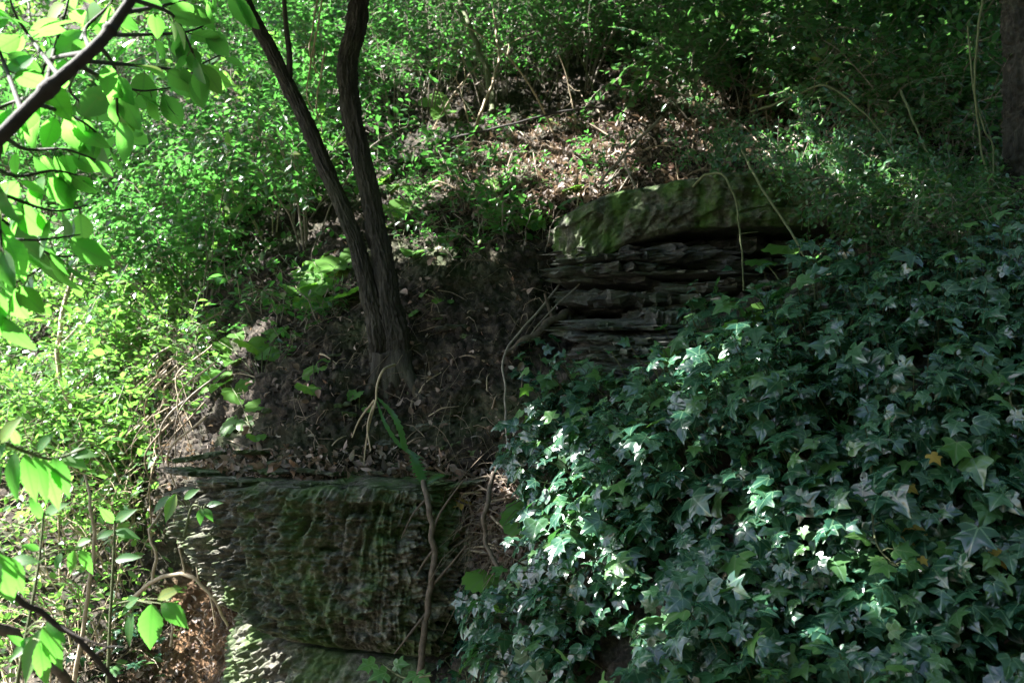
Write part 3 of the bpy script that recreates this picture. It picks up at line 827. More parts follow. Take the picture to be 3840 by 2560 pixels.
def build_twin_tree():
    base = ground(1480, 1370)[0] + np.array([0, -0.02, -0.05])
    t = thing('twin_stem_tree', base, 'slender tree forking at its base into two dark ridged trunks on the bank', 'tree')
    d = base[1]
    d0 = project(base[None])[2][0]
    A = [at(1425, 1420, d0 + .04), at(1420, 1280, d0), at(1395, 1140, d0 - .01), at(1330, 900, d0 + .0), at(1225, 640, d0 + .05), at(1120, 400, d0 + .1), at(1010, 180, d0 + .2), at(900, -30, d0 + .3), at(720, -420, d0 + .5), at(560, -900, d0 + .8)]
    B = [at(1505, 1420, d0 + .02), at(1490, 1280, d0 - .01), at(1462, 1120, d0 - .01), at(1410, 850, d0 + .02), at(1360, 620, d0 + .05), at(1312, 400, d0 + .08), at(1305, 230, d0 + .1), at(1338, 80, d0 + .13), at(1362, -120, d0 + .18), at(1420, -800, d0 + .35), at(1500, -1300, d0 + .6)]
    px = d0 / FPX
    for k, (P, w) in enumerate(((A, [44, 40, 34, 31, 30, 28, 27, 26, 24, 20]), (B, [52, 47, 43, 40, 38, 38, 40, 38, 38, 33, 26]))):
        V, F = bark_tube(np.array(P) - base, np.array(w) * px, seed=3 + 11 * k)
        link('trunk', mesh('trunk', V, F, M['bark'], True), t)
    bg_ = Bag()                                   # roots gripping the soil
    for (u1, v1, r) in ((1310, 1560, 20), (1450, 1520, 26), (1590, 1460, 30), (1650, 1560, 16), (1360, 1470, 30), (1500, 1490, 28)):
        a = at(1470 + (u1 - 1470) * 0.25, 1330, d0 - .01); e = ground(u1, v1)[0] + np.array([0, 0.01, 0])
        m = ground((u1 + 1470) / 2, (v1 + 1360) / 2)[0] + np.array([0, -0.01, 0])
        V, F = tube(resample([a, m, e], 16) - base, np.linspace(r * 1.6, r * 0.45, 16) * px, 10)
        bg_.add(V, F)
    link('root', bg_.mesh('root', M['bark']), t)
    V, F = tube(resample([at(1085, 300, d0 + .14), at(1085, 200, d0 + .16), at(1072, 90, d0 + .2), at(1066, -60, d0 + .25), at(1080, -400, d0 + .4)], 20) - base, np.linspace(13, 7, 20) * px, 10)
    link('branch', mesh('branch', V, F, M['bark'], True), t)
    lb = Bag()
    ends = CANOPY[rng.choice(len(CANOPY), 26)]
    for e in ends:
        src = A[-1] if e[0] < -1.6 else B[-1]
        V, F = limb_from(src - base, e - base, 0.03, 0.008, 0.5); lb.add(V, F)
    link('limb', lb.mesh('limb', M['bark']), t)
    half = CANOPY[CANOPY[:, 0] < -0.9]
    link('crown', crown_mesh('crown', half - base), t, kind='stuff')
build_twin_tree()

def build_right_tree():
    base = ground(3800, 1050)[0] + np.array([0.05, 0.05, -0.05])
    t = thing('grey_tree', base, 'thick grey tree trunk in deep shade at the upper right edge', 'tree')
    P = [at(3880, 1150, 3.25), at(3880, 900, 3.3), at(3870, 600, 3.35), at(3860, 300, 3.4), at(3840, 0, 3.45), at(3740, -500, 3.4), at(3600, -1300, 3.8)]
    V, F = bark_tube(np.array(P) - base, np.array([0.10, 0.09, 0.085, 0.082, 0.08, 0.075, 0.05]), seed=40)
    link('trunk', mesh('trunk', V, F, M['bark'], True), t)
    lb = Bag()
    rest = CANOPY[CANOPY[:, 0] >= -0.9]
    for e in rest[rng.choice(len(rest), 18)]:
        V, F = limb_from(P[-1] - base, e - base, 0.03, 0.008, 0.4); lb.add(V, F)
    link('limb', lb.mesh('limb', M['bark']), t)
    n = 11000                                     # the rest of its crown, over the viewer's head and to the right
    c = np.array([1.6, 2.6, 6.0]); q = unit(rng.normal(size=(n, 3))) * (rng.random((n, 1)) ** 0.4) * np.array([3.4, 3.2, 1.5]) + c
    q = q[fbm(q * 0.9, 2) > -0.35]
    k = q - 0
    uu, vv, dd = project(k); k = k[~((dd > 0) & (uu > -200) & (uu < 4000) & (vv > -120) & (vv < 2700))]
    # gaps of the crown stay open where the sun comes through
    link('crown', crown_mesh('crown', np.vstack([rest, k]) - base), t, kind='stuff')
build_right_tree()

def build_wood_behind():
    """the trees the viewer stands among: their crowns keep most of the open sky off the bank"""
    for k, (x, y, r, h) in enumerate([(3.6, -2.6, 0.16, 6.5), (-1.6, -4.2, 0.13, 6.0), (6.5, 1.0, 0.18, 7.0), (0.8, -6.5, 0.15, 6.5)]):
        base = np.array([x, y, -0.05])
        t = thing('oak_tree', base, ['leafy tree behind the viewer on the right, shading the ivy', 'leafy tree straight behind the viewer', 'leafy tree beyond the right edge of the bank', 'second tree farther behind the viewer'][k], 'tree')
        P = np.array([(0, 0, 0), (0.1, 0.05, h * .35), (0.05, 0.2, h * .7), (0.2, 0.3, h)])
        V, F = bark_tube(P, np.array([r * 1.4, r, r * .8, r * .4]), 40, 120, 0.2, 60 + k)
        link('trunk', mesh('trunk', V, F, M['bark'], True), t)
        n = 15000
        q = unit(rng.normal(size=(n, 3))) * rng.random((n, 1)) ** 0.4 * np.array([3.0, 2.6, 3.4]) + np.array([0.1, 0.2, h * .72])
        q = q[(fbm(q * 0.8 + k * 9, 2) > -0.3) & (q[:, 2] > 0.7)]
        uu, vv, dd = project(q + base)
        q = q[~((dd > -0.5) & (uu > -400) & (uu < 4300) & (vv > -260) & (vv < 2900))]
        link('crown', crown_mesh('crown', q, 0.26), t, kind='stuff')
        lb = Bag()
        for e in q[rng.choice(len(q), 16)]:
            V, F = limb_from(P[2], e, r * .4, .012, 0.3); lb.add(V, F)
        link('limb', lb.mesh('limb', M['bark']), t)
build_wood_behind()

# ------------------------------------------------------------------ shrubs of the slope
def shrub_parts(seed, n_stems=5, h=0.7, spread=0.35, leaf=0.035, twigs=9, leaves=16, temps=T_SMALL, arch=0.35, lmat='shrub', smat='greystem', stem_r=0.004, twig_len=0.30, bare=0.25):
    """one shrub about its own base: a stem mesh and a foliage mesh"""
    rg = np.random.default_rng(seed)
    sb = Bag(); LP, LY, LZ, LL = [], [], [], []
    for s in range(n_stems):
        az = rg.uniform(0, 2 * np.pi); out = np.array([np.cos(az), np.sin(az), 0])
        ln = h * rg.uniform(0.65, 1.15); k = 9
        t = np.linspace(0, 1, k)[:, None]
        sp_ = spread * rg.uniform(0.4, 1.3)
        P = out * (0.03 + sp_ * t ** 1.4) + np.array([0, 0, 1]) * ln * (t - arch * t ** 3) + rg.normal(0, 0.012, (k, 3)) * t
        sb.add(*tube(P, np.linspace(stem_r, stem_r * 0.35, k), 4))
        for w in range(twigs):
            tt = bare + (1 - bare) * (w + rg.random()) / twigs
            i = min(int(tt * (k - 1)), k - 2); f = tt * (k - 1) - i
            p0 = P[i] * (1 - f) + P[i + 1] * f
            tan = unit(P[i + 1] - P[i])
            side = unit(np.cross(tan, rg.normal(size=3)))
            dirn = unit(tan * 0.55 + side * 0.9 + np.array([0, 0, 0.15]))
            tl = twig_len * rg.uniform(0.5, 1.2) * (1.1 - 0.5 * tt)
            m = 5; q = np.linspace(0, 1, m)[:, None]
            Q = p0 + dirn * tl * q + np.array([0, 0, -0.25 * tl]) * q ** 2 + rg.normal(0, 0.006, (m, 3)) * q
            sb.add(*tube(Q, np.linspace(stem_r * 0.4, stem_r * 0.18, m), 3))
            nl = max(3, int(leaves * tl / twig_len))
            tq = np.linspace(0.12, 1, nl)
            pos = np.stack([np.interp(tq, q[:, 0], Q[:, a]) for a in range(3)], 1)
            td = unit(Q[-1] - Q[0])
            sd = unit(np.cross(td, np.array([0, 0, 1.0]) + rg.normal(0, 0.25, 3)))
            sgn = np.where(np.arange(nl) % 2 == 0, 1, -1)[:, None]
            Y = td * 0.55 + sd * sgn * rg.uniform(0.7, 1.1, (nl, 1)) + rg.normal(0, 0.28, (nl, 3)) + np.array([0, 0, -0.12])
            Y[-1] = td + rg.normal(0, 0.2, 3)
            LP.append(pos); LY.append(Y); LZ.append(np.array([0, 0, 1.0]) + rg.normal(0, 0.45, (nl, 3)))
            LL.append(leaf * rg.uniform(0.55, 1.2, nl) * (1 - 0.25 * tq))
    lm = scatter_mesh('foliage', temps, np.vstack(LP), np.vstack(LY), np.vstack(LZ), np.concatenate(LL), M[lmat])
    return sb.mesh('stem', M[smat]), lm

def protos(n, seed, **kw):
    return [shrub_parts(seed + 7 * i, **kw) for i in range(n)]

def plant_shrubs(name, pr, pts, label, cat, group, smin=0.8, smax=1.2, sink=0.03, lean=(0, -0.10)):
    for k, (u, v) in enumerate(pts):
        p = ground(u, v)[0] + np.array([0, 0.01, -sink])
        sm, lm = pr[k % len(pr)]
        lab = label[k] if isinstance(label, list) else label
        t = thing(name, p, lab, cat, group)
        s = random.uniform(smin, smax)
        t.scale = (s, s, s * random.uniform(0.9, 1.1))
        t.rotation_euler = (R(12) + random.uniform(-.12, .2) + lean[0], lean[1] + random.uniform(-.15, .15), random.uniform(0, 6.28))
        link('stem', sm, t); link('foliage', lm, t, kind='stuff')

pA = protos(5, 100, n_stems=7, h=0.75, spread=0.42, leaf=0.046, twigs=11, leaves=17, lmat='shrub')
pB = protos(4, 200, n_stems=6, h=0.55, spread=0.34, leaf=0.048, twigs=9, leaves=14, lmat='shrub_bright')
pC = protos(4, 300, n_stems=6, h=0.75, spread=0.22, leaf=0.050, twigs=9, leaves=10, temps=T_NARROW, lmat='shrub', smat='greystem', arch=0.2)
pD = protos(5, 400, n_stems=6, h=0.60, spread=0.36, leaf=0.050, twigs=11, leaves=14, lmat='privet', arch=0.5)
pE = protos(3, 500, n_stems=3, h=0.22, spread=0.12, leaf=0.034, twigs=4, leaves=7, lmat='shrub', stem_r=0.002, twig_len=0.10)
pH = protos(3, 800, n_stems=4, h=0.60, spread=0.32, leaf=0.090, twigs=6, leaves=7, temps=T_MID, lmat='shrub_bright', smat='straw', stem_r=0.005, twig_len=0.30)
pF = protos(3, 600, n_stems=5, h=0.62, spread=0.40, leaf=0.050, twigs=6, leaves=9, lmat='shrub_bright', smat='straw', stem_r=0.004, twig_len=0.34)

def by_place(pts, fmt, us, unames, vs, vnames):
    return [fmt.format(unames[int(np.searchsorted(us, u))], vnames[int(np.searchsorted(vs, v))]) for u, v in pts]

q = np.vstack([px_jitter([(330, 330), (900, 60), (1250, 40), (1300, 560), (1230, 900), (1040, 1120), (760, 1230), (330, 1180)], 44, 72), [(1180, 260), (1270, 200), (1230, 400), (1100, 160), (1340, 330)]])
plant_shrubs('shrub', pA, q, by_place(q, 'small-leaved shrub of the green thicket {1}, {0}', (700, 1020), ('behind the overhanging leaves', 'in its middle', 'beside the left trunk'), (420, 800), ('at its top', 'half way down', 'at its lower edge')),
             'shrub', 'thicket left of the twin trunk', 0.85, 1.2)
q = px_jitter([(-60, 1080), (700, 1130), (880, 1250), (720, 1550), (620, 1900), (-60, 1950)], 34, 80)
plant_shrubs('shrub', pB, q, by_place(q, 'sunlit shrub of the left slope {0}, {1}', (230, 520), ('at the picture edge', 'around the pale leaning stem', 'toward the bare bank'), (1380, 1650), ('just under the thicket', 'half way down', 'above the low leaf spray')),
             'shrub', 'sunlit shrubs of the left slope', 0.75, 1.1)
q = px_jitter([(-40, 1150), (760, 1200), (700, 1600), (560, 1900), (-40, 1900)], 14, 110)
plant_shrubs('large_leaved_shrub', pH, q, by_place(q, 'shrub with larger leaves standing out of the left slope {0}, {1}', (250, 520), ('by the picture edge', 'in its middle', 'near the bank'), (1550,), ('high up', 'low down')), 'shrub', 'larger-leaved shrubs of the left slope', 0.6, 0.95)
q = px_jitter([(450, 350), (1150, 150), (1200, 850), (600, 1100)], 10, 150)
plant_shrubs('large_leaved_shrub', pH, q, by_place(q, 'sapling with larger pale leaves inside the green thicket, {0}, {1}', (850,), ('behind the overhanging leaves', 'toward the left trunk'), (600,), ('high up', 'low down')), 'shrub', 'larger-leaved saplings of the thicket', 0.7, 1.1)
q = px_jitter([(-950, 1000), (-120, 1080), (-120, 2300), (-950, 2300)], 16, 150)
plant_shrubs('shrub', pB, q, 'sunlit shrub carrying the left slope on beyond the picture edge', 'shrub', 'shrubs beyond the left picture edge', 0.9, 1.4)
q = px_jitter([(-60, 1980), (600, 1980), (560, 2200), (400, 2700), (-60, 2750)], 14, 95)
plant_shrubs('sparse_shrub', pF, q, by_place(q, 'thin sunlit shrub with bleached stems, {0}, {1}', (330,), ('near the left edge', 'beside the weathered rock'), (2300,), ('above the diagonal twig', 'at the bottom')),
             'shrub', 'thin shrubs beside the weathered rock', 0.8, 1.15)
q = px_jitter([(1380, -60), (2250, -120), (2300, 330), (2050, 380), (1750, 430), (1480, 520), (1390, 300)], 56, 50)
plant_shrubs('tall_shrub', pC, q, by_place(q, 'upright narrow-leaved shrub {0}, {1}', (1650, 1960), ('beside the right trunk', 'around the pale sapling', 'right of the pale sapling'), (130, 330), ('at the top edge', 'half way down the top slope', 'just above the leaf litter')),
             'shrub', 'upright shrubs at the top of the bank', 0.75, 1.2)
q = px_jitter([(2300, -100), (3900, -150), (3900, 640), (3400, 640), (3000, 520), (2700, 520), (2350, 460)], 88, 58)
plant_shrubs('dark_shrub', pD, q, by_place(q, 'shaded dark green shrub {0}, {1}', (2650, 3000, 3400), ('above the sunlit litter', 'above the mossy ledge', 'around the arched stem', 'beside the thick grey trunk'), (130, 360), ('at the top edge', 'in the middle of the upper slope', 'at the foot of the upper slope')),
             'shrub', 'shaded shrubs above the mossy ledge', 0.75, 1.2)
q = px_jitter([(3000, 720), (3150, 640), (3880, 600), (3900, 1000), (3500, 1040), (3250, 1000)], 24, 68)
plant_shrubs('privet_sapling', pD, q, by_place(q, 'small shaded privet at the top edge of the ivy, {0}', (3250, 3550), ('at the end of the ledge', 'under the arched stem', 'before the thick grey trunk'), (99999,), ('',)),
             'shrub', 'privets at the top edge of the ivy', 0.35, 0.62)
q = px_jitter([(1480, 560), (1780, 520), (1850, 780), (2060, 850), (1960, 1020), (1620, 980), (1500, 900)], 38, 44)
plant_shrubs('seedling', pE, q, by_place(q, 'small leafy seedling on the earth slope, {0}, {1}', (1680, 1900), ('close to the right trunk', 'midway to the ledge', 'near the ledge'), (690, 850), ('at the litter edge', 'half way up', 'low on the slope')),
             'plant', 'seedlings on the earth slope', 0.7, 1.5)
q = px_jitter([(1850, 520), (2300, 480), (2420, 700), (2100, 800), (1900, 720)], 14, 75)
plant_shrubs('seedling', pE, q, by_place(q, 'small seedling growing through the sunlit leaf litter, {0}', (2100,), ('toward the trunk', 'toward the ledge'), (99999,), ('',)), 'plant', 'seedlings in the leaf litter', 0.6, 1.2)
q = px_jitter([(780, 1120), (1240, 960), (1330, 1150), (1100, 1400), (830, 1500)], 16, 70)
plant_shrubs('seedling', pE, q, by_place(q, 'small leafy seedling on the bank left of the trunk, {0}', (1000,), ('at the shrub edge', 'near the trunk'), (99999,), ('',)), 'plant', 'seedlings left of the trunk', 0.9, 1.7)
q = px_jitter([(-500, 350), (250, 350), (250, 1050), (-500, 1050)], 12, 130)
plant_shrubs('bush', pA, q, 'pale sunlit bush far behind the overhanging leaves', 'shrub', 'bushes far behind the overhanging leaves', 1.3, 1.9)

for k, (u, v, d, sc_) in enumerate([(2730, 600, 3.6, .36), (2990, 690, 3.3, .42), (3080, 700, 3.28, .46), (3130, 730, 3.25, .45), (3190, 740, 3.25, .55), (3270, 780, 3.2, .5), (3060, 660, 3.45, .6), (2640, 600, 3.6, .4)]):
    t = thing('privet_sapling', at(u, v, d), 'small privet drooping over the ' + ('left end of the shaded ledge rim' if u < 2800 else 'middle of the shaded ledge rim' if u < 3050 else 'right end of the ledge rim'), 'shrub', 'privets drooping over the ledge')
    t.scale = (sc_,) * 3
    t.rotation_euler = (R(random.uniform(55, 95)), random.uniform(-.4, .4), 0)
    link('stem', pD[k % len(pD)][0], t); link('foliage', pD[k % len(pD)][1], t, kind='stuff')

# thin bare shoots standing through the undergrowth of the upper slope
def shoot(u, v, ln, lean, r0, mat, label, group):
    p = ground(u, v)[0]; n = 12; tq = np.linspace(0, 1, n)[:, None]
    d_ = unit(np.array([lean, random.uniform(-.35, .05), 1.0]))
    P = d_ * ln * tq + np.array([lean * .5, -.05, -.25]) * ln * tq ** 2.4 + 0.012 * np.stack([perlin(np.column_stack([np.arange(n) * .4 + random.random() * 99, np.zeros(n), np.zeros(n)])) for _ in range(3)], 1) * tq
    V, F = tube(P, np.linspace(r0, r0 * .45, n), 6)
    o = link('bare_shoot', mesh('bare_shoot', V, F, M[mat], True), None, label, 'stem', group); o.location = Vector(p)
    for k in range(random.randint(1, 3)):
        i = random.randint(4, 10); e = P[i] + unit(rng.normal(size=3) + np.array([lean, -.2, .7])) * ln * random.uniform(.12, .3)
        V, F = tube(resample([P[i], (P[i] + e) / 2 + rng.normal(0, .01, 3), e], 6), np.linspace(r0 * .5, r0 * .25, 6), 5)
        link('side_twig', mesh('side_twig', V, F, M[mat], True), o)
for k, (u, v) in enumerate(px_jitter([(1450, 150), (2300, 100), (2400, 480), (1800, 560), (1500, 520)], 26, 50)):
    shoot(u, v, random.uniform(.35, .9), random.uniform(-.5, .5), random.uniform(.003, .006), random.choice(['straw', 'greystem', 'greenstem']), 'thin pale bare shoot among the upright shrubs at the top', 'bare shoots of the upper slope')
for k, (u, v) in enumerate(px_jitter([(2350, 150), (3850, 100), (3850, 640), (2900, 640), (2400, 560)], 34, 60)):
    shoot(u, v, random.uniform(.3, .8), random.uniform(-.7, .7), random.uniform(.0028, .0055), random.choice(['greystem', 'greystem', 'vine', 'greenstem']), 'thin grey bare shoot among the shaded shrubs above the ledge', 'bare shoots above the ledge')

# taller growth standing on the ridge to the far left
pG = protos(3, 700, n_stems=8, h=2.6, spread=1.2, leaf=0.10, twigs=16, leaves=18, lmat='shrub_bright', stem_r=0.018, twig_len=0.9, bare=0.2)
for k, (x, y, z) in enumerate([(-6.6, 11.0, 3.2), (-4.9, 12.0, 3.9), (-3.4, 12.5, 4.7), (-8.2, 10.5, 2.6), (-5.6, 14.0, 4.0), (-2.2, 13.0, 5.3), (-7.4, 0, 3.9), (-6.0, 0, 4.3), (-4.4, 0, 4.5), (-8.9, 0, 3.4)]):
    y = float(surf_y(np.array([x]), np.array([z]))[0])
    t = thing('ridge_tree', (x, y, z - 0.1), 'pale backlit leafy young tree on the far ridge behind the overhanging branch', 'tree', 'young trees on the far ridge')
    t.rotation_euler = (0, 0, k * 1.3); s = random.uniform(0.85, 1.2); t.scale = (s, s, s)
    link('trunk', pG[k % 3][0], t); link('crown', pG[k % 3][1], t, kind='stuff')

# ------------------------------------------------------------------ ivy
IVY_D = [leaf_meshdata('ivy_leaf', T, M['ivy']) for T in T_IVY]
IVY_Y = [leaf_meshdata('young_ivy_leaf', T, M['ivy_young']) for T in T_IVY[:4]]
YEL_D = [leaf_meshdata('yellow_leaf', T, M['yellow']) for T in T_IVY[:4]]

def ivy_patch(poly, spacing, label, n_own=300, lift=(0.02, 0.17), size=(0.027, 0.060), layers=2, extra=None, young=0.05):
    poly = np.asarray(poly, float)
    lo, hi = poly.min(0), poly.max(0)
    P_px = []
    for l in range(layers):
        gx, gy = np.meshgrid(np.arange(lo[0], hi[0], spacing), np.arange(lo[1], hi[1], spacing))
        q = np.stack([gx.ravel(), gy.ravel()], 1) + rng.uniform(-0.75, 0.75, (gx.size, 2)) * spacing
        P_px.append(np.column_stack([q, np.full(len(q), l)]))
    P_px = np.vstack(P_px); P_px = P_px[inside(P_px[:, :2], poly)]
    G = ground(P_px[:, 0], P_px[:, 1]); n = len(G)
    nr = normal(G[:, 0], G[:, 2])
    clump = fbm(G * 3.3, 3)
    hole = fbm(G * 5.5 + 20, 2)
    keep = ~((hole > 0.20 + 0.15 * P_px[:, 2]))
    P_px, G, nr, clump = P_px[keep], G[keep], nr[keep], clump[keep]; n = len(G)
    layer = P_px[:, 2]
    off = np.where(layer == 0, rng.uniform(lift[0] + 0.04, lift[1], n), rng.uniform(lift[0], max(lift[0] + 0.01, lift[1] * 0.5), n)) + 0.10 * clump
    B = G + nr * np.maximum(off, 0.012)[:, None]
    down = np.array([0, 0, -1.0]) - nr * (nr @ np.array([0, 0, -1.0]))[:, None]
    side = np.cross(nr, unit(down))
    ang = rng.normal(0, 0.85, n)
    Y = unit(down) * np.cos(ang)[:, None] + side * np.sin(ang)[:, None] + nr * rng.uniform(-0.15, 0.55, n)[:, None]
    Z = nr * 0.75 + np.array([-0.25, -0.15, 0.50]) + rng.normal(0, 0.50, (n, 3))
    L = np.clip((size[0] + (size[1] - size[0]) * rng.beta(2, 2, n)) * np.exp(rng.normal(0, 0.16, n)), 0.022, 0.085)
    c = G.mean(0)
    t = thing('ivy', c, label, 'ivy')
    order = np.argsort(-(off + rng.uniform(0, 0.02, n)) * (layer == 0))
    own = order[:n_own]; rest = order[n_own:]
    for i in own:
        d = (IVY_Y if random.random() < young else IVY_D)
        place_leaf(random.choice(d), t, B[i], Y[i], Z[i], L[i], 'leaf', 1.0, c)
    if len(rest):
        link('leaves', scatter_mesh('leaves', T_IVY, B[rest] - c, Y[rest], Z[rest], L[rest], M['ivy']), t, kind='stuff')
    pet = Bag()                                     # leaf stalks back to the bank
    for i in np.concatenate([own, rest[:150]]):
        a = B[i]; b = G[i] + nr[i] * 0.012 + np.array([0, 0, 0.01]) + rng.normal(0, 0.012, 3)
        V, F = tube(resample([a, (a + b) / 2 + np.array([0, 0, 0.012]), b], 4) - c, [0.0011, 0.0012, 0.0013, 0.0014], 3); pet.add(V, F)
    link('leaf_stalk', pet.mesh('leaf_stalk', M['greenstem']), t, kind='stuff')
    # creeping stems
    for k in range(max(4, len(own) // 18)):
        i = rng.integers(0, n)
        u, v = P_px[i, :2]; pts = []
        a = rng.uniform(-2.4, -0.7)
        for s in range(7):
            pts.append((u, v)); a += rng.normal(0, 0.35); u += 60 * math.cos(a); v += 60 * math.sin(a)
        pp = np.array(pts); pp = pp[inside(pp, poly)]
        if len(pp) < 3: continue
        Gs = ground(pp[:, 0], pp[:, 1]); Gs = Gs + normal(Gs[:, 0], Gs[:, 2]) * rng.uniform(0.01, 0.06, (len(Gs), 1))
        V, F = tube(resample(Gs, 20) - c, np.linspace(0.004, 0.002, 20), 6)
        link('stem', mesh('stem', V, F, M['vine'], True), t)
    return t

ivy_patch([(2560, 1390), (2650, 1270), (2860, 1230), (3060, 1080), (3300, 960), (3500, 1010), (3900, 1000), (4050, 1640), (3840, 1700), (3200, 1660), (2600, 1640), (2540, 1500)], 27,
          'upper part of the dark ivy carpet just below the ledge and the broad leaf', 300, young=0.04)
ivy_patch([(2050, 1520), (2230, 1490), (2420, 1470), (2560, 1390), (2540, 1500), (2600, 1640), (2620, 2120), (2050, 2120), (2080, 1900), (1990, 1800), (2040, 1640)], 29,
          'ivy along the left side of the carpet, beside the brush pile, with bright sun flecks', 300)
ivy_patch([(2620, 1640), (3200, 1660), (3840, 1700), (4050, 1640), (4100, 2160), (2620, 2120)], 34,
          'middle of the dark ivy carpet around the sprig of fresh pale ivy', 300)
ivy_patch([(2060, 2120), (4100, 2160), (4100, 2750), (1880, 2750), (1960, 2350)], 36,
          'lowest ivy of the carpet, with the largest leaves, along the bottom edge', 300)
ivy_patch([(1640, 2170), (1800, 2150), (1960, 2230), (2050, 2150), (1960, 2350), (1880, 2700), (1590, 2700), (1700, 2450), (1660, 2330)], 44,
          'thin fringe of ivy climbing onto the weathered rock behind the woody vine', 120, lift=(0.01, 0.08))
ivy_patch([(1930, 1350), (2060, 1300), (2180, 1340), (2220, 1420), (2180, 1470), (2050, 1530), (1960, 1420)], 44,
          'small outlying tongue of ivy below the exposed tree root', 80, lift=(0.01, 0.07))
ivy_patch([(2520, 960), (2680, 900), (2760, 1000), (2850, 1130), (2600, 1190), (2500, 1110)], 60,
          'few dim ivy leaves hanging inside the dark recess of the ledge', 30, lift=(0.02, 0.16), layers=1)
ivy_patch([(350, 2330), (560, 2300), (700, 2480), (700, 2640), (300, 2640)], 60,
          'little ivy on the brown soil in the lower left corner beside the rock', 40, size=(0.035, 0.06), layers=1)

# ------------------------------------------------------------------ leaf litter, crumbs of soil, dead grass
def scatter_ground(polys):
    out = [px_uniform(p, n) for p, n in polys]
    q = np.vstack(out)
    G = ground(q[:, 0], q[:, 1])
    return q, G, normal(G[:, 0], G[:, 2])

def px_uniform(poly, n):
    poly = np.asarray(poly, float); lo, hi = poly.min(0), poly.max(0)
    q = lo + rng.random((n * 4, 2)) * (hi - lo)
    q = q[inside(q, poly)]
    return q[:n]

T_LIT = [ovate(4, 0.62, 0.45, 0.5, 0.35), ovate(4, 0.5, 0.4, -0.3, 0.6), ovate(4, 0.7, 0.5, 0.7, -0.4), ovate(3, 0.3, 0.5, 0.3, 0.3)]
EARTH = [(900, 1300), (1250, 1000), (1500, 560), (1900, 480), (2350, 470), (2100, 800), (2090, 1150), (2000, 1300), (1950, 1750), (1500, 1800), (750, 1780), (720, 1560)]
LITTER = [(1560, 620), (1850, 470), (2350, 430), (2800, 480), (3300, 560), (3250, 700), (2650, 690), (2250, 800), (1950, 860), (1700, 820)]
PILE = [(1650, 1780), (1960, 1760), (2010, 1900), (2000, 2140), (1800, 2150), (1680, 2020)]
CORNER = [(560, 2250), (900, 2250), (930, 2600), (500, 2640), (250, 2500)]

def build_litter():
    q, G, n = scatter_ground([(LITTER, 4200), ([(1820, 540), (2250, 470), (2480, 600), (2300, 800), (1950, 780)], 1400), (PILE, 1300), (CORNER, 900), (EARTH, 700), ([(720, 1680), (1700, 1690), (1700, 1840), (740, 1830)], 900), ([(1380, 1760), (1560, 1760), (1560, 1830), (1380, 1830)], 160),
                               ([(-100, 1100), (800, 1150), (700, 2000), (-100, 2600)], 1500), ([(1350, 0), (3840, 0), (3840, 500), (1400, 520)], 3600), ([(2250, 250), (3200, 250), (3300, 520), (2250, 520)], 2200)])
    m = len(G)
    down = np.array([0, 0, -1.0]) - n * (n @ np.array([0, 0, -1.0]))[:, None]
    Y = unit(rng.normal(size=(m, 3)) + 0.3 * down); Z = n + rng.normal(0, 0.55, (m, 3))
    L = rng.uniform(0.010, 0.040, m) * rng.uniform(0.5, 1.1, m)
    k = 240                                       # some of it has gathered on the flat top of the lower rock
    u2 = rng.uniform(760, 1660, k); d2 = rng.uniform(2.87, 3.2, k) + np.maximum(0, 900 - u2) / 200 * 0.22
    T2 = at(u2, np.full(k, 1825.0), d2); T2[:, 2] = zat(1822, 2.85) + rng.uniform(0.012, 0.045, k)
    G = np.vstack([G, T2]); n = np.vstack([n, np.tile([0, 0, 1.0], (k, 1))]); Y = np.vstack([Y, rng.normal(size=(k, 3)) * [1, 1, .3]]); Z = np.vstack([Z, [0, 0, 1] + rng.normal(0, .5, (k, 3))])
    L = np.concatenate([L, rng.uniform(.012, .045, k)]); m = len(G)
    me = scatter_mesh('leaf_litter', T_LIT, G + n * rng.uniform(0.010, 0.035, (m, 1)), Y, Z, L, M['litter'])
    link('leaf_litter', me, None, 'brown dead leaves strewn over the bank above the ledge', 'leaf litter', None, 'stuff')
build_litter()

OCT_V = np.array([(1, 0, 0), (-1, 0, 0), (0, 1, 0), (0, -1, 0), (0, 0, 1), (0, 0, -1)], float)
OCT_F = np.array([(0, 2, 4), (2, 1, 4), (1, 3, 4), (3, 0, 4), (2, 0, 5), (1, 2, 5), (3, 1, 5), (0, 3, 5)])
def build_crumbs():
    q, G, n = scatter_ground([(EARTH, 9000), (PILE, 1200), (CORNER, 1500), (LITTER, 1500)])
    m = len(G)
    sz = 0.0025 + 0.011 * rng.random(m) ** 4
    V = OCT_V[None] * rng.uniform(0.5, 1.3, (m, 6, 1)) * sz[:, None, None] * np.array([1.3, 1.0, 0.7])
    V = V + rng.normal(0, 0.25, (m, 6, 3)) * sz[:, None, None] + (G + n * 0.006)[:, None]
    F = OCT_F[None] + (np.arange(m) * 6)[:, None, None]
    me = mesh('soil_crumbs', V.reshape(-1, 3), F.reshape(-1, 3), M['earth'], False)
    link('soil_crumbs', me, None, 'loose crumbs of soil and grit on the earth bank', 'soil', None, 'stuff')
build_crumbs()

